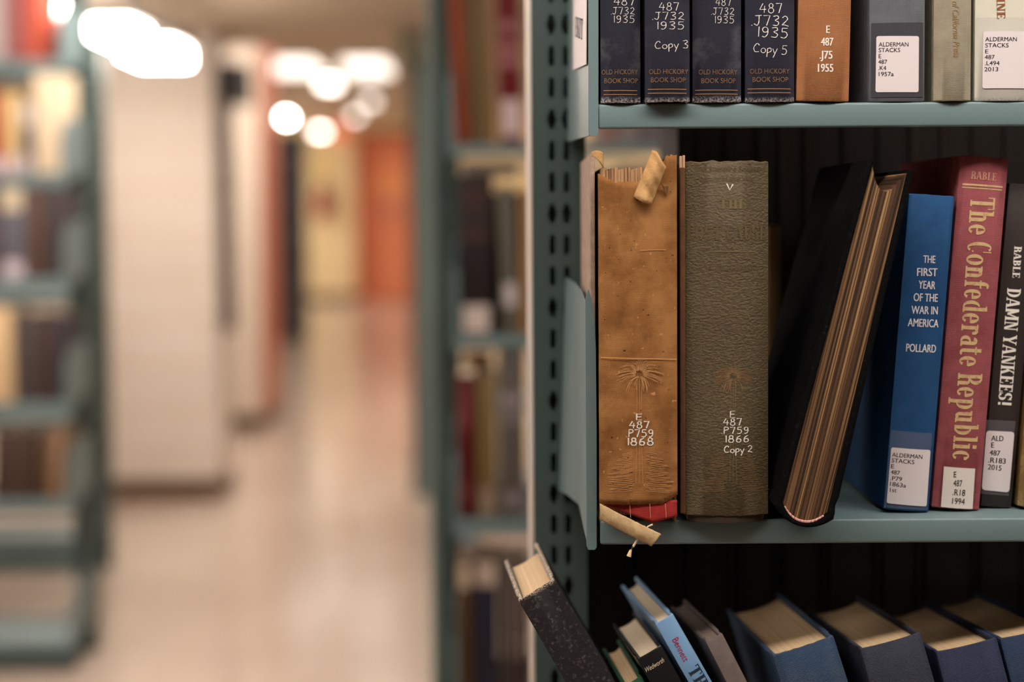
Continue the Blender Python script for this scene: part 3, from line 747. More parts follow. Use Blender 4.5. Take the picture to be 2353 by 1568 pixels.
def curl(u, v):
    a = P(1360, 350 + 8 * v, db).lerp(P(1386, 352 + 34 * v, db), u) - bp
    return a + Vector((0, -.003 * math.sin(math.pi * u), .0012 * math.sin(math.pi * u)))
sheet('curled_corner', curl, 8, 8, PAPER, .0008)
def tear(u, v):
    a = P(1521, 424, db - .0045).lerp(P(1537, 426, db - .0045), u); c = P(1531, 452, db - .003)
    return a.lerp(c, v) - bp + Vector((0, .001 * u, 0))
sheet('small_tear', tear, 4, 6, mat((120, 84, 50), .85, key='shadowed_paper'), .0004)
REDL = mat((178, 52, 48), .8, ('weave', .0007, .5), ((150, 38, 38), 120, .4, .7), key='red_lining')
def lining(u, v):
    px = 1388 + 168 * u; yb = 1160 + 42 * min(1, u / .66) if u < .66 else 1203 - 16 * ((u - .66) / .34)
    return P(px, 1150 + (yb - 1150) * v, db - .0005) - bp + Vector((0, .0006 - .001 * math.sin(math.pi * u), 0))
sheet('red_lining', lining, 24, 6, REDL, .0005, 'red cloth lining showing under the torn spine')
acc = MB()
for xq in (1447, 1493, 1529): acc.tube([P(xq, 1158, db - .0022) - bp, P(xq + 2, 1190, db - .0022) - bp], .00022, 6)
acc.build('lining_stitches', PAPER, bk)
lq = [(1378, 1158), (1519, 1228), (1497, 1255), (1378, 1194)]
def strip(u, v):
    a = P(*lq[0], db - .005).lerp(P(*lq[1], db - .007), u); c = P(*lq[3], db - .005).lerp(P(*lq[2], db - .007), u)
    return a.lerp(c, v) - bp + Vector((0, -.0013 * math.sin(math.pi * v) - .001 * math.sin(u * 3) + .0003 * math.sin(u * 14 + v * 2), jl(u * .05 + v * .01) * (1.6 if v in (0, 1) else .2)))
sheet('loose_strip', strip, 40, 8, mat((196, 168, 126), .85, ('noise', .0016, .5), ((168, 134, 92), 120, .4, .7), key='loose_paper_strip'), .0009, 'loose paper strip hanging over the shelf edge')
acc = MB(); acc.tube([P(1499, 1206, db - .004) - bp, P(1490, 1210, db - .006) - bp, P(1478, 1222, db - .006) - bp, P(1465, 1240, db - .006) - bp, P(1455, 1256, db - .006) - bp, P(1449, 1266, db - .006) - bp, P(1445, 1279, db - .006) - bp],
        [.0006, .0006, .0006, .0008, .0008, .0009, .0016], 7)
acc.build('thread', mat((226, 196, 150), .8, key='sewing_thread'), bk, True)
BB = Book(); BB.e = bk; BB.M = Matrix.Translation(bp); BB.t = 2 * hx; BB.b = .0022
BB.sp = lambda x: -.0022 * (1 - abs(x / hx) ** 3) - .0009
block(BB, [('E', 1461, 1475, 965, 14), ('487', 1445, 1492, 984, 16), ('.P759', 1438, 1501, 1004, 17), ('1868', 1442, 1502, 1023, 17)], INKW, 'hand', wd=.13)
palm(BB, 1469, 860, 54, 1112, mat((186, 136, 88), .8, key='pale_stamped_tan'), 3)
acc = ([], []); rule(BB, (1380, 822), (1555, 826), 2.0, None, acc); rule(BB, (1470, 575), (1530, 574), 1.2, None, acc); flat(BB, acc[0], acc[1], mat((206, 150, 92), .8, key='pale_crease'), name='spine_crease')

# olive leather book
LEA = mat((97, 83, 55), .5, ('leather', .0013, .9), ((86, 70, 43), 18, .4, .7), None, None, .4, key='olive_leather')
dO = .953
M, t, h = at((1568, 1193), (1766, 1193), (1568, 366), dO, lean=R(.0)); M.translation = Vector((M.translation.x, dO, Z1))
B = make_book('thick olive leather book with a faint palm emblem and white call number', M, t, h, .15, LEA, mat((150, 112, 78), .85, lines=((96, 66, 42), 1800, 'X'), key='old_pages'), b=.008, bt=.003, rough=.0009, seed=12, groove=.002, clift=.0045, over=.001)
FAINT = mat((116, 102, 70), .5, key='worn_gilt')
FAINT2 = mat((96, 82, 55), .5, key='rubbed_gilt')
block(B, [('The Standard Southern', 1596, 1762, 393, 11), ('History of the War', 1598, 1740, 416, 11)], FAINT2, name='series_name')
block(B, [('THE', 1652, 1714, 480, 21)], FAINT, 'slab', name='title')
block(B, [('LOST CAUSE', 1580, 1764, 552, 33)], FAINT2, 'slab', name='title')
block(B, [('E. A. POLLARD', 1604, 1742, 622, 13)], FAINT2, name='author_name')
rule(B, (1634, 578), (1734, 579), 2, FAINT, name='gilt_rule')
block(B, [('v', 1668, 1686, 437, 15)], INKW, 'hand', wd=.14, name='white_tick')
block(B, [('E', 1677, 1689, 960, 15), ('487', 1661, 1705, 978, 16), ('.P759', 1657, 1721, 997, 15), ('1866', 1667, 1722, 1017, 16), ('Copy 2', 1663, 1731, 1041, 16)], INKW, 'hand', wd=.12)
palm(B, 1685, 866, 50, 1112, mat((130, 102, 70), .6, key='stamped_leather'), 8)
m_ = MB(); xa, xb = loc(B, 1564, 700).x, loc(B, 1577, 700).x; zt_ = loc(B, 1570, 384).y
m_.box((xa, -.0034, .006), (xb, -.0008, zt_), .0008); o = m_.build('worn_hinge', mat((100, 66, 36), .8, ('noise', .0015, .5), ((76, 48, 26), 60, .4, .7), key='worn_hinge_brown'), B.e, True); o['label'] = 'brown worn hinge strip along the left joint'
m_ = MB(); m_.box((xa, -.0030, zt_ - .001), (xa + .0018, -.0008, zt_ + .0075), .0004); m_.box((xa + .0021, -.0030, zt_ - .001), (xb, -.0008, zt_ + .008), .0004); m_.build('bared_board', mat((190, 150, 116), .85, key='bared_board'), B.e)
m_ = MB(); wv = t / 2 - .004; xs_ = [-wv + 2 * wv * i / 14 for i in range(15)]; o_ = [(x, B.sp(x * t / 2 / wv) + .0009) for x in xs_] + [(wv, .14), (-wv, .14)]; n = len(o_)
m_.add([(x, y, .0004) for x, y in o_] + [(x, y, .0062) for x, y in o_], [tuple(range(n)), tuple(range(2 * n - 1, n - 1, -1))] + [(i, (i + 1) % n, n + (i + 1) % n, n + i) for i in range(n)])
m_.build('inner_block', mat((58, 44, 32), .8, key='dark_binding'), B.e)

# black book lying on its spine with the top edge of its pages outward
hh = .15; dK = .93; lean = R(13.9)
bot = P(1840, 1219, dK)
M = Matrix.Translation(Vector((bot.x, dK + hh, bot.z))) @ Matrix.Rotation(lean, 4, 'Y') @ Matrix.Rotation(R(90), 4, 'X')
GILT = mat((150, 108, 66), .6, key='aged_page_edges', grain=((.40, (34, 23, 15)), (.50, (82, 57, 37)), (.57, (132, 98, 62)), (.67, (204, 162, 112))))
BLK = mat((17, 16, 17), .9, ('weave', .0008, .6), ((60, 56, 54), 420, .58, .85), spec=.03, key='black_cloth')
bK = .010
M = M @ Matrix.Translation((0, bK, 0))
lowz = min((M @ Vector((x / 1000, -bK * (1 - abs(x / 19.25) ** 2.2), 0))).z for x in range(-19, 20))
M = Matrix.Translation((0, 0, Z1 + .0003 - lowz)) @ M
B = make_book('black leaning book resting on its spine with aged brown page edges outward', M, .0405, hh, .2345, BLK, GILT, b=bK, bt=.0047, taper=.25, concave=.015, over=.0025, seed=4, rough=.0004)
acc = MB(); pts = []
for i in range(25):
    x = -.0135 + .027 * i / 24; pts.append((x, B.sp(x * 1.25) + .0034, hh - .0018))
acc.tube(pts, .0009, 6)
o = acc.build('headband', mat((196, 96, 88), .7, ('rib', .0022, .8), lines=((236, 200, 186), 900, 'X'), key='headband_silk'), B.e, True); o['label'] = 'red and white striped headband'

# blue, red and black books
def rest(M, D, z, t):
    low = min((M @ Vector((x, y, 0))).z for x in (-t / 2, t / 2) for y in (0, D)); M.translation.z += z - low + .0003; return M
dB = .976
M, t, h = at((2029, 1172), (2134, 1183), (2087, 446), dB, lean=R(4.4)); M = rest(M, .15, Z1, t)
B = make_book('bright blue cloth book with a stacked white title and taped white label', M, t, h, .15, cloth((38, 82, 128), (32, 72, 116), 60, .4, .7, per=.0009, st=.4), PAGEW, b=.002, seed=6, rough=.0003)
WF = mat((226, 224, 228), .6, key='white_foil2')
block(B, [('THE', 2121, 2149, (604, 605), 17), ('FIRST', 2107, 2154, (634, 635), 18), ('YEAR', 2110, 2149, (663, 665), 18), ('OF THE', 2099, 2155, (692, 694), 18), ('WAR IN', 2094, 2155, (721, 723), 18), ('AMERICA', 2086, 2157, (750, 753), 18)], WF, name='title', bold=.02)
block(B, [('POLLARD', 2082, 2151, (808, 811), 18)], WF, name='author_name', bold=.02)
sticker(B, [(2049, 989), (2143, 997), (2131, 1174), (2033, 1167)], tape(), 'clear_tape', rad=.0003, thick=.0001)
st = sticker(B, [(2049, 1029), (2139, 1035), (2130, 1165), (2038, 1157)], WHITE, eps=.0004)
block(B, [('ALDERMAN', 2050, 2119, (1050, 1055), 9.5), ('STACKS', 2049, 2100, (1063, 1067), 9.5), ('E', 2048, 2055, 1077, 9.5), ('487', 2047, 2067, (1090, 1092), 9.5), ('.P79', 2046, 2072, (1104, 1106), 9.5), ('1863a', 2045, 2081, (1117, 1121), 9.5), ('1st', 2045, 2060, (1131, 1132), 9.5)], INKB, parent=st, **LB)
dR = .981
M, t, h = at((2139, 1172), (2250, 1180), (2200, 363), dR, lean=R(4.4)); M = rest(M, .15, Z1, t)
B = make_book('rose red cloth book with a large gilt title running down its spine', M, t, h, .15, cloth((162, 88, 92), (142, 70, 76), 70, .4, .7, per=.001, st=.5, wear=((170, 110, 100), 0, .003)), PAGEW, b=.0035, seed=7, rough=.0005)
GT = mat((206, 176, 128), .5, None, ((176, 120, 96), 400, .5, .75), key='gilt_title')
block(B, [('RABLE', 2231, 2289, (411, 416), 18)], mat((196, 140, 116), .5, key='dull_gilt'), 'slab', name='author_name')
acc = ([], []); rule(B, (2214, 423), (2306, 430), 4, GT, acc); rule(B, (2213, 430), (2305, 437), 2.5, GT, acc); flat(B, acc[0], acc[1], GT, name='gilt_rules')
write(B, 'The Confederate Republic', (2231, 452), (2188, 1056), 57, GT, 'slab', name='title')
st = sticker(B, [(2170, 1073), (2242, 1078), (2236, 1171), (2163, 1166)], mat((224, 214, 204), .6, key='label_paper2'), eps=.0002, rad=.0002)
block(B, [('E', 2191, 2197, 1097, 13), ('487', 2190, 2210, (1117, 1118), 14), ('.R18', 2188, 2217, (1138, 1140), 14), ('1994', 2187, 2216, (1158, 1160), 14)], INKB, parent=st, name='lettering', eps=.0006)
dY = .988
M, t, h = at((2253, 1166), (2324, 1172), (2322, 424), dY, lean=R(4.6)); M = rest(M, .145, Z1, t)
B = make_book('black book with bold white title running down above a taped white label', M, t, h, .145, mat((52, 44, 42), .45, ('noise', .001, .15), coat=.1, key='black_jacket'), PAGEW, b=.0008, seed=8)
write(B, 'RABLE', (2331, 566), (2326, 638), 17, INKW, 'slab', name='author_name')
write(B, 'DAMN YANKEES!', (2315, 662), (2293, 930), 31, INKW, 'slab', name='title')
sticker(B, [(2263, 965), (2334, 968), (2318, 1140), (2254, 1135)], tape(), 'clear_tape', rad=.0003, thick=.0001)
st = sticker(B, [(2267, 990), (2331, 993), (2319, 1132), (2256, 1126)], WHITE, eps=.0004, rad=.002)
block(B, [('ALD', 2277, 2305, (1013, 1014), 12), ('E', 2277, 2284, (1029, 1029), 12), ('487', 2273, 2297, (1046, 1048), 12), ('.R183', 2270, 2310, (1063, 1066), 12), ('2015', 2269, 2300, (1079, 1082), 12)], INKB, parent=st, name='lettering', eps=.0007, bold=.02)
M, t, h = at((2335, 1166), (2425, 1172), (2389, 500), .985, lean=R(4.4)); M = rest(M, .15, Z1, t)
make_book('old gilt-brown rubbed book cut off at the right end of the middle shelf', M, t, h, .15, mat((128, 100, 58), .5, ('noise', .0012, .5), ((176, 140, 86), 120, .5, .75), wear=((176, 150, 110), .002, .008), key='rubbed_brown_leather'), PAGE, b=.005, seed=9, rough=.0006)

# ------------------------------------------------------------------ bottom shelf, leaning books
def low(label, tl, tr, d, lean, tilt, yaw, D, cov, pages, **k):
    M, t, h = from_top(tl, tr, d, R(-lean), R(tilt), R(yaw), Z2 + .0005, D)
    k = dict(dict(over=.0042, concave=.004), **k)
    return make_book(label, M, t, h, D, cov, pages, **k)
low('battered black book with scuffed spine leaning left out past the upright', (1194, 1386), (1271, 1325), .95, 29, 3, 6, .11,
    mat((38, 35, 37), .55, ('noise', .002, .35), ((116, 110, 110), 330, .55, .88), wear=((190, 170, 146), from_top((1194, 1386), (1271, 1325), .95, R(-29), R(3), R(6), Z2 + .0005, .11)[2], -.003), key='scuffed_black'), PAGE, b=.001, rough=.0002, seed=31, concave=.004, over=.006, bt=.0032)
low('small green book with pages showing, lowest of the leaning row', (1432, 1580), (1474, 1552), .962, 28.5, 0, 5.2, .1, cloth((40, 78, 58)), PAGE, b=.001, seed=32)
B = low('black glossy book with cursive lettering between the green and light blue books', (1462, 1514), (1522, 1485), .961, 28.5, -1, 5.5, .11, mat((28, 26, 28), .25, coat=.3, key='black_gloss'), PAGEW, b=.0008, seed=33)
write(B, 'Wedworth', (1486, 1546), (1528, 1521), 11, mat((214, 200, 170), .5, key='pale_gilt'), shear=.5, name='lettering')
LBLUE = mat((118, 156, 192), .4, None, ((108, 146, 184), 40, .4, .7), coat=.15, key='light_blue_jacket')
B = low('light blue book with crimson author name leaning left', (1506, 1437), (1546, 1408), .962, 29.3, -1, 6, .14, LBLUE, PAGEW, b=.001, seed=34)
write(B, 'Bennett', (1544, 1471), (1571, 1523), 15, mat((168, 40, 66), .6, key='crimson_ink'), style='sans', name='author_name')
write(B, 'THE', (1579, 1541), (1615, 1603), 29, mat((36, 44, 60), .6, key='navy_ink'), style='slab', name='title')
low('thin grey cloth book with pale worn edges beside the light blue book', (1622, 1478), (1660, 1454), .962, 26.6, -2, 5.5, .125, cloth((112, 100, 96), (128, 114, 108), 80, .45, .75), mat((120, 104, 94), .8, key='grey_pages'), b=.0006, seed=35, over=.002)
DN = cloth((58, 78, 104), (74, 86, 102), 50, .45, .7, per=.0010, st=.8)
low('thick blue cloth book with coarse weave, first of the four large blue volumes', (1773, 1507), (1916, 1460), .962, 17, -5, 1.5, .178, DN, PAGE, b=.003, seed=36, concave=.011, rough=.0004, group='large blue volumes on the bottom shelf')
low('slate grey-blue cloth book, second of the four large blue volumes', (1975, 1492), (2116, 1453), .96, 14.8, -7, 0, .178, cloth((62, 66, 78), (54, 58, 70), 50, .4, .7, per=.0010, st=.7), PAGE, b=.003, seed=37, concave=.011, group='large blue volumes on the bottom shelf')
low('dark navy cloth book, third of the four large blue volumes', (2149, 1498), (2291, 1466), .96, 13, -7.5, -1, .178, cloth((52, 58, 82), (60, 66, 88), 50, .4, .7, per=.0010, st=.7), PAGE, b=.003, seed=38, concave=.011, group='large blue volumes on the bottom shelf')
low('dark blue cloth book cut off at the right, last of the four large blue volumes', (2296, 1466), (2430, 1440), .96, 12.7, -7.5, -1, .178, cloth((50, 66, 94), (58, 70, 92), 50, .4, .7, per=.0010, st=.7), PAGE, b=.003, seed=39, concave=.011, group='large blue volumes on the bottom shelf')

# books on the far face of the near range, seen dimly between the shelves
back = near
DARKP = mat((36, 29, 24), .9, lines=((27, 22, 18), 1800, 'X'), key='shade_dark_pages')  # shade behind the shelves put into the page colour
for z in (Z0 + .062, Z1, Z2):
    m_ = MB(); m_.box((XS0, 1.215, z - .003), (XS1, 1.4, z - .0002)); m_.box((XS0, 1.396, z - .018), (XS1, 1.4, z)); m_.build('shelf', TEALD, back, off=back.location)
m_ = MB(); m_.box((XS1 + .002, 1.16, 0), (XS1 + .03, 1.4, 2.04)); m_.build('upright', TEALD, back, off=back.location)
rnd = random.Random(3)
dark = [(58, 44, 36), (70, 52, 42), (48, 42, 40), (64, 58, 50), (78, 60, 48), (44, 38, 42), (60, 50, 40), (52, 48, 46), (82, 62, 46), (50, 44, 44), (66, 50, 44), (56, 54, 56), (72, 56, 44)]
x = P(1556, 350, 1.24).x; i = 0; xe_ = XS1 - .04
ordw = ['first', 'second', 'third', 'fourth', 'fifth', 'sixth', 'seventh', 'eighth', 'ninth', 'tenth', 'eleventh', 'twelfth', 'thirteenth', 'fourteenth', 'fifteenth', 'sixteenth', 'seventeenth', 'eighteenth']
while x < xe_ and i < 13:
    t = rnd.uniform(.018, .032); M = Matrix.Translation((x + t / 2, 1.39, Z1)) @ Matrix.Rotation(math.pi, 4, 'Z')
    make_book('dim book in the shadow behind the middle shelf, %s from the lit gap' % ordw[i], M, t, rnd.uniform(.296, .312), .15, plain(tuple(int(q * .6) for q in dark[i % 13]), .8), DARKP, group='shadowed books behind the middle shelf', detail=False)  # cover colours darkened likewise to hold the shade
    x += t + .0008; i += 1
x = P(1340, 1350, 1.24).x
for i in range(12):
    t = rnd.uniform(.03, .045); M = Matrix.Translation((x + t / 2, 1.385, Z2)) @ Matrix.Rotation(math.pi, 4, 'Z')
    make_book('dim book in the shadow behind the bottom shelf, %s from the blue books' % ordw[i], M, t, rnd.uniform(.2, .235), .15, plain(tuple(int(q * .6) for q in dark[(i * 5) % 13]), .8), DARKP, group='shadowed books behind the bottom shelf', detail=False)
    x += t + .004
for x0_, x1_, yt, ln, c_, l_ in ((1764, 1794, 520, 0, (128, 102, 70), 'tan book glimpsed in the dark gap right of the olive book'), (1798, 1832, 640, 5, (176, 168, 176), 'pale grey book glimpsed leaning in the dark gap beside the black book')):
    a, c = P(x0_, 700, 1.19), P(x1_, 700, 1.19); t = c.x - a.x
    M = rest(Matrix.Translation((a.x + t / 2, 1.19, Z1)) @ Matrix.Rotation(R(ln), 4, 'Y'), .03, Z1, t)
    make_book(l_, M, t, P(x0_, yt, 1.19).z - Z1, .03, plain(c_, .6), PAGE, detail=False)

# ------------------------------------------------------------------ second range, blurred
def rack(label, dcol, dfr, cols, shelves, xr, name='steel_bookcase', top=2.04, slots=True, mcol=TEALD, msh=TEAL):
    t = thing(name, label, 'bookcase', (P((cols[0][0] + cols[0][1]) / 2, 800, dcol).x, dcol, 0), 'steel library stacks')
    for (c0, c1) in cols:
        a, c = P(c0, 700, dcol).x, P(c1, 700, dcol).x
        column(t, a, c, dcol, .05, 0, top, [a + (c - a) * .38, a + (c - a) * .66] if slots else [a + (c - a) * .5], .0254 if slots else .05, .005, .0165 if slots else .02, .01, mcol)
    return t
def rshelf(t, xl, xr, ylt, ylb, dfr, dcol, bracket=None, m=TEAL):
    z = P((xl + xr) / 2, ylt, dfr).z; lip = z - P((xl + xr) / 2, ylb, dfr).z
    a, c = P(xl, 700, dfr).x, P(xr, 700, dfr).x
    s_ = shelf(t, a, c, dfr, dcol - .01, z, lip, m)
    if bracket:
        bx = a if bracket == 'L' else c; o_ = t.location
        plate('bracket', [Vector((bx, dfr, z - lip - .003)), Vector((bx, dfr, z + .12)), Vector((bx, dfr + .04, z + .15)), Vector((bx, dcol, z + .16)), Vector((bx, dcol, z + .02))], .002, m, s_, o_)
        m_ = MB(); m_.box((bx - .004, dfr - .001, z - lip - .003), (bx + .006, dfr + .002, z + .11)); m_.build('bracket_flange', m, s_, off=o_)
    return z
def bg(label, x0, x1, yt, z, d, col, D=.15, lean=0, lab=None, group=None, pages=PAGEW, bands=None, m=None):
    a, c = P(x0, 700, d), P(x1, 700, d); t = c.x - a.x; zt = P((x0 + x1) / 2, yt, d).z; h = (zt - z)
    if lean: h = h / math.cos(R(lean))
    M = Matrix.Translation(((a.x + c.x) / 2, d, z)) @ Matrix.Rotation(R(lean), 4, 'Y')
    if lean: M = rest(M, D, z, t)
    B = make_book(label, M, t * .985, h, D, m or plain(col, .55), pages, b=.002, detail=False, group=group)
    for (y0, y1, cc, nm) in (lab or []):
        za, zb = P(x0, y0, d).z - z, P(x0, y1, d).z - z
        m_ = MB(); w_ = t * .38; m_.box((-w_, -.0032, zb), (w_, -.0022, za)); m_.build(nm, mat(cc, .6, key='spine_label'), B.e)
    return B
D2C, D2F = 2.5, 2.3
r2 = rack('teal steel bookcase of the next range, its upright left of the sharp bookcase', D2C, D2F, [(1003, 1058)], None, None)
zA = rshelf(r2, 1037, 1590, 330, 356, D2F, D2C, 'L'); zB = rshelf(r2, 1045, 1590, 769, 800, D2F, D2C, 'L')
zC = rshelf(r2, 1040, 1590, 1190, 1230, D2F, D2C, 'L'); zD = rshelf(r2, 1037, 1590, 1610, 1640, D2F, D2C, 'L')
m_ = MB(); a = P(985, 700, D2C).x; c = P(1003, 700, D2C).x; m_.box((a, D2C, 0), (c, D2C + .05, 2.04), .002); o = m_.build('lit_edge_strip', mat((120, 134, 130), .45, key='lit_edge_grey'), r2, off=r2.location)  # lit edge of the column put into a paler grey strip
a = P(1590, 700, D2C).x; m_ = MB(); m_.box((a, D2F, 0), (a + .03, D2C, 2.04)); m_.build('upright', TEALD, r2, off=r2.location)
G2 = 'blurred books on the next range'
dF = D2F + .006
DIMP = mat((112, 92, 72), .85, key='darker_page_edges')  # page edges in one darker, even tone
bg('blurred rust orange book at the left end of the next range top shelf', 1049, 1080, -120, zA, dF, (150, 66, 34), lean=-2, group=G2)
bg('blurred tan book right of the rust orange book', 1083, 1101, -120, zA, dF, (128, 98, 66), lean=-2, group=G2)
bg('blurred greenish tan book in the middle of the tan trio', 1104, 1121, -120, zA, dF, (122, 104, 72), lean=-2, group=G2)
bg('blurred yellowish tan book left of the maroon book', 1124, 1144, -120, zA, dF, (150, 116, 76), lean=-2.2, group=G2)
bg('blurred maroon book with white bars and a white label on top shelf', 1152, 1206, -120, zA, dF, (112, 20, 26), lean=-1.5, group=G2,
   lab=[(230, 312, (222, 200, 200), 'label'), (50, 74, (170, 110, 112), 'lettering'), (100, 122, (176, 116, 118), 'lettering'), (132, 156, (170, 110, 112), 'lettering')])
for k, (x0_, x1_, c_, l_) in enumerate(((1372, 1420, (160, 130, 120), 'pinkish book over the worn tan book, next range top shelf'), (1424, 1470, (150, 140, 140), 'grey book in the slit above the worn tan book'), (1474, 1552, (120, 112, 118), 'wide dark grey book in the slit beside the olive book'))):
    bg(l_, x0_, x1_, 10, zA, dF, c_, group=G2)
bg('blurred black tall book with brown bands and a white label', 1054, 1134, 402, zB, dF, (38, 31, 31), group=G2,
   lab=[(702, 764, (214, 200, 192), 'label'), (430, 444, (84, 52, 42), 'lettering'), (462, 476, (84, 52, 42), 'lettering'), (500, 512, (70, 42, 38), 'lettering'), (534, 550, (84, 52, 42), 'lettering')])
bg('blurred olive grey leaning book behind the white label', 1157, 1194, 428, zB, dF, (104, 100, 86), lean=-2.2, group=G2, lab=[(652, 706, (206, 196, 196), 'label')])
bg('blurred tan book squeezed against the sharp upright', 1198, 1216, 430, zB, dF, (176, 132, 86), group=G2)
for x0_, x1_, yt, c_, l_ in ((1372, 1420, 385, (92, 84, 90), 'dark grey book behind the gap, next range second shelf'), (1424, 1468, 372, (128, 108, 104), 'pinkish grey book behind the gap, next range second shelf'), (1472, 1560, 368, (104, 100, 108), 'blue grey book behind the gap, next range second shelf')):
    bg(l_, x0_, x1_, yt + 10, zB, dF, c_, group=G2, pages=DIMP)
zt = P(1100, 402, dF).z + .001
a, c = P(1066, 700, dF).x, P(1192, 700, dF).x
for k, (c_, xx, l_) in enumerate((((196, 182, 168), 0, 'pale book lying flat on top of the black and olive books'),)):
    M = Matrix(((0, 0, 1, a), (0, 1, 0, dF - .002), (-1, 0, 0, zt + .0105), (0, 0, 0, 1)))
    make_book(l_, M, .02, c - a, .13, plain((120, 108, 98), .6), PAGEW, b=.001, detail=False, group=G2)
bg('blurred maroon narrow book with pale top on third shelf', 1047, 1089, 862, zC, dF, (92, 22, 28), group=G2, lab=[(900, 985, (120, 52, 54), 'lettering'), (1105, 1160, (110, 44, 46), 'lettering')])
bg('blurred olive yellow book right of the narrow maroon book', 1095, 1138, 866, zC, dF, (120, 98, 56), pages=DIMP, group=G2, lab=[(1120, 1182, (150, 132, 112), 'label')])
bg('blurred taupe grey book with pale label on third shelf', 1142, 1206, 806, zC, dF, (92, 84, 78), pages=DIMP, group=G2, lab=[(905, 930, (150, 140, 144), 'lettering'), (935, 975, (120, 112, 112), 'lettering'), (1130, 1165, (130, 120, 122), 'label')])
bg('blurred brown book with cream label at bottom left of the next range', 1044, 1078, 1294, zD, dF, (88, 62, 36), pages=DIMP, group=G2, lab=[(1298, 1352, (216, 196, 170), 'label')])
bg('blurred navy book with cream label on the lowest visible shelf', 1082, 1140, 1290, zD, dF, (38, 38, 54), pages=DIMP, group=G2, lab=[(1292, 1346, (206, 186, 170), 'label')])
bg('blurred dark grey brown book beside the navy book', 1144, 1178, 1296, zD, dF, (68, 58, 54), pages=DIMP, group=G2)
bg('blurred dark brown book against the sharp upright, lowest shelf', 1181, 1214, 1296, zD, dF, (62, 42, 38), pages=DIMP, group=G2)
bg('dark filler book added behind the olive grey and tan books of the next range', 1134, 1222, 440, zB, dF + .155, (56, 48, 44), D=.02, group=G2)  # added to darken the bright gap between the front books
bg('pale blue and white book standing behind the brown book', 1060, 1094, 1228, zD, dF + .155, (176, 190, 204), D=.02, group=G2)
bg('tan book standing behind the narrow maroon book', 1068, 1128, 808, zC, dF + .155, (112, 84, 54), D=.02, group=G2)

# third range end, further down the right of the aisle
r3 = thing('steel_bookcase', 'teal steel range end furthest back on the right of the aisle', 'bookcase', (P(972, 800, 6.4).x, 6.4, 0), 'steel library stacks')
a, b_, c = P(944, 700, 6.4).x, P(974, 700, 6.4).x, P(1004, 700, 6.4).x
m_ = MB(); m_.box((a, 6.4, 0), (b_, 6.46, 2.04), .004); m_.build('upright', TEALD, r3, off=r3.location)
m_ = MB(); m_.box((b_, 6.38, 0), (c, 6.46, 2.04), .004); m_.build('upright', mat((128, 142, 136), .45, key='grey_teal_edge'), r3, off=r3.location)
for z in (.1, .45, .8, 1.15, 1.5, 1.85):
    m_ = MB(); m_.box((c, 6.2, z - .02), (c + .9, 6.44, z)); m_.build('shelf', TEAL, r3, off=r3.location)
sg = thing('hanging_sign', 'small grey green sign with dark bars hanging above the far range', 'sign'); d = 6.2
a, c = P(912, 78, d), P(986, 146, d); sg.location = ((a.x + c.x) / 2, d, c.z)
m_ = MB(); m_.box((a.x, d, c.z), (c.x, d + .03, a.z)); m_.build('sign_panel', mat((128, 122, 100), .6, key='sign_panel_paint'), sg, off=sg.location)
hb = (a.z - c.z) * .17
for z0_, z1_ in ((a.z - hb, a.z), (c.z, c.z + hb)):
    m_ = MB(); m_.box((a.x, d - .006, z0_), (c.x, d - .0005, z1_)); m_.build('sign_bar', mat((52, 66, 60), .6, key='sign_bar_paint'), sg, off=sg.location)
m_ = MB()
for xx in (a.x + .02, c.x - .02): m_.tube([(xx, d + .015, a.z), (xx, d + .015, LOWC)], .004)
m_.build('hanger_rods', mat((120, 115, 110), .4, key='rod_metal'), sg, off=sg.location)

# ------------------------------------------------------------------ left range, blurred
DLC, DLF = 4.1, 3.9
rl = rack('teal steel bookcase at the left edge of the aisle, nearest on that side', DLC, DLF, [(160, 205)], None, None)
zs = []
for (yt, yb) in ((137, 166), (398, 424), (640, 670), (926, 956), (1150, 1184), (1472, 1506)):
    zs.append(rshelf(rl, -160, 150, yt, yb, DLF, DLC, 'R'))
a, c = P(-160, 700, DLF).x, P(150, 700, DLF).x
m_ = MB(); m_.box((a, DLF + .03, 0), (c, DLF + .04, zs[5] - .03)); m_.build('kick_plate', TEALD, rl, off=rl.location)
rl2 = rack('teal steel bookcase of the range behind the left one', 5.1, 4.9, [(200, 243)], None, None)
for (yt, yb) in ((160, 190), (420, 445), (680, 705), (960, 985), (1236, 1318)): rshelf(rl2, -160, 196, yt, yb, 4.9, 5.1, None)
GL = 'blurred books on the left bookcase'
dL = DLF + .006
bg('blurred off-white book at the left edge on the left bookcase top shelf', -40, 24, -120, zs[0], dL, (200, 190, 188), group=GL)
bg('blurred dusty pink book on the left bookcase top shelf', 27, 68, -120, zs[0], dL, (168, 104, 104), group=GL)
bg('blurred coral red book at the right of the left bookcase top shelf', 71, 110, -120, zs[0], dL, (206, 98, 78), group=GL)
bg('blurred brick red book at the left edge on the second shelf', -30, 14, 214, zs[1], dL, (170, 60, 46), group=GL, lab=[(362, 396, (212, 190, 196), 'label')])
bg('blurred straw yellow book on the second shelf', 16, 54, 214, zs[1], dL, (222, 192, 136), group=GL, lab=[(360, 396, (224, 206, 210), 'label')])
bg('blurred navy book with white ends on the second shelf', 58, 84, 232, zs[1], dL, (84, 82, 98), group=GL, lab=[(236, 288, (216, 206, 204), 'label'), (362, 394, (190, 180, 190), 'label')])
bg('blurred tall cream book at the right of the second shelf', 87, 148, 168, zs[1], dL, (234, 214, 182), group=GL)
bg('blurred slate book with cream cap and white label on the third shelf', 4, 62, 432, zs[2], dL, (104, 104, 114), group=GL, lab=[(434, 482, (228, 212, 180), 'label'), (602, 636, (216, 202, 212), 'label')])
bg('blurred dark book cut off at the left edge of the third shelf', -40, 0, 432, zs[2], dL, (92, 76, 80), group=GL)
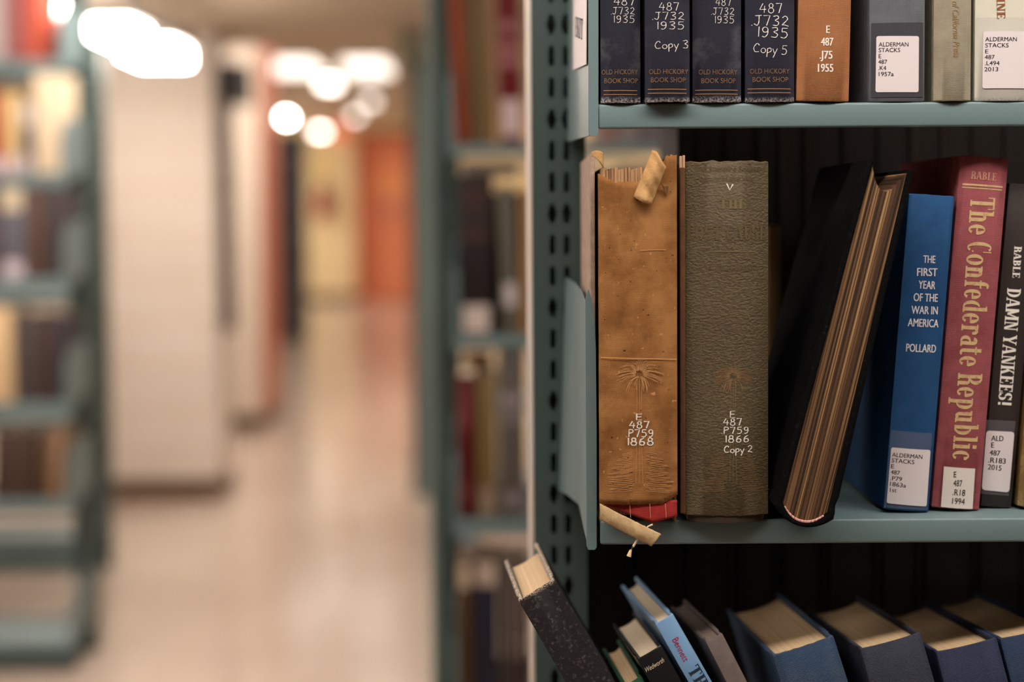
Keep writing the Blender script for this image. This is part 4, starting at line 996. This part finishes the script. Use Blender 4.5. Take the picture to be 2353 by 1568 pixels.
bg('blurred brown book right of the slate book on the third shelf', 66, 104, 430, zs[2], dL, (96, 74, 66), group=GL)
bg('blurred dark violet-brown book at the right of the third shelf', 108, 148, 430, zs[2], dL, (72, 62, 66), group=GL)
bg('blurred cream book at the left edge of the fourth shelf', -40, 26, 708, zs[3], dL, (226, 194, 150), group=GL)
bg('blurred dark grey book right of the cream book on the fourth shelf', 30, 78, 722, zs[3], dL, (80, 70, 70), group=GL)
bg('blurred dark brown book in the middle of the fourth shelf', 81, 116, 722, zs[3], dL, (76, 58, 56), group=GL)
bg('blurred blackish book at the right of the fourth shelf', 119, 148, 722, zs[3], dL, (60, 54, 62), group=GL)
for k, (x0_, x1_, c_, l_) in enumerate(((-30, 8, (70, 54, 46), 'leftmost'), (12, 44, (82, 64, 54), 'second from the left'), (48, 74, (70, 52, 44), 'middle'), (78, 100, (92, 68, 54), 'second from the right'), (104, 132, (150, 118, 92), 'rightmost, tan-topped'))):
    bg('blurred dark brown leaning book on the fifth shelf, ' + l_, x0_, x1_, 990, zs[4], dL, c_, lean=3, group=GL)

# small far things
fe = thing('fire_extinguisher', 'small red fire extinguisher on the far pale wall', 'fire extinguisher'); a = P(740, 500, FARY - .12); fe.location = a
m_ = MB(); m_.tube([a + Vector((0, 0, z)) for z in (0, .02, .36, .42, .46)], [.09, .11, .11, .07, .035], 14); m_.build('cylinder_body', mat((150, 30, 26), .35, key='red_enamel'), fe, True, off=a)
m_ = MB(); m_.tube([a + Vector((0, 0, .46)), a + Vector((0, 0, .54))], .03); m_.box(a + Vector((-.02, -.06, .52)), a + Vector((.02, .1, .56))); m_.build('valve', mat((150, 130, 70), .5, key='brass_valve'), fe, off=a)
m_ = MB(); m_.tube([a + Vector((.02, -.03, .5)), a + Vector((.14, -.05, .42)), a + Vector((.14, -.05, .1))], .016); m_.build('hose', mat((40, 36, 34), .6, key='rubber_hose'), fe, True, off=a)
m_ = MB(); m_.box(a + Vector((-.05, .09, .1)), a + Vector((.05, .118, .4))); m_.build('wall_bracket', mat((120, 115, 110), .4, key='rod_metal'), fe, off=a)
nb = thing('notice_board', 'pale yellow notice above the fire extinguisher', 'notice'); a = P(742, 388, FARY - .02); nb.location = a
m_ = MB(); m_.box(a + Vector((-.13, -.01, -.1)), a + Vector((.13, .015, .12))); m_.build('notice_sheet', mat((214, 190, 110), .6, key='yellow_notice'), nb, off=a)
wb = thing('wall_speaker', 'dark grey box mounted on the side of the cream column', 'speaker'); a = P(523, 205, 6.75)
wb.location = a; xs_ = x1
m_ = MB(); m_.box((xs_ + .001, 6.42, a.z - .09), (xs_ + .13, 6.66, a.z + .09), .008); m_.build('speaker_box', mat((74, 68, 66), .6, key='dark_box'), wb, off=a)
m_ = MB(); m_.box((xs_ + .012, 6.412, a.z - .07), (xs_ + .118, 6.419, a.z + .07)); m_.build('grille', mat((56, 52, 52), .8, key='dark_grille'), wb, off=a)
pc = thing('conduit_pipe', 'dark vertical conduit running down the side of the cream column', 'pipe'); pc.location = (xs_ + .03, 6.5, .9)
m_ = MB(); m_.tube([(xs_ + .03, 6.5, .75), (xs_ + .03, 6.5, P(523, 205, 6.75).z - .091)], .03, 12); m_.build('pipe', mat((96, 86, 84), .5, key='conduit_grey'), pc, True, off=pc.location)
for z in (.8, 1.4):
    m_ = MB(); m_.box((xs_ + .0005, 6.46, z), (xs_ + .064, 6.54, z + .02)); m_.build('clamp', mat((80, 74, 72), .5, key='clamp_grey'), pc, off=pc.location)
# far dark bookcase
fb = thing('steel_bookcase', 'dark bookcase far down the aisle left of the pale wall', 'bookcase', (P(668, 800, 15).x, 15, 0), 'steel library stacks')
a, c = P(640, 700, 15).x, P(700, 700, 15).x
for p_, q_, nm in (((a, 15.0, 0), (a + .03, 15.3, 2.2), 'side_panel'), ((c - .03, 15.0, 0), (c, 15.3, 2.2), 'side_panel'), ((a + .03, 15.29, 0), (c - .03, 15.3, 2.2), 'back_panel')):
    m_ = MB(); m_.box(p_, q_); m_.build(nm, mat((60, 76, 74), .5, key='far_teal'), fb, off=fb.location)
zf = [.1, .5, .9, 1.3, 1.7, 2.1]
for z in zf:
    m_ = MB(); m_.box((a + .03, 15.0, z - .02), (c - .03, 15.28, z)); m_.build('shelf', mat((60, 76, 74), .5, key='far_teal'), fb, off=fb.location)
rw = ['lowest', 'second lowest', 'middle', 'fourth', 'fifth']; cw_ = ['slate', 'black', 'violet grey']
for i, z in enumerate(zf[:5]):
    for j, c_ in enumerate(((84, 88, 96), (46, 44, 46), (98, 88, 98))):
        xx = a + .035 + j * .066
        M = Matrix.Translation((xx + .03, 15.02, z)); make_book('tiny %s book on the %s shelf of the far dark bookcase' % (cw_[j], rw[i]), M, .06, .26 + .03 * ((i + j) % 3), .2, plain(c_), PAGE, detail=False, group='tiny books on the far dark bookcase')
bpy.context.view_layer.update()
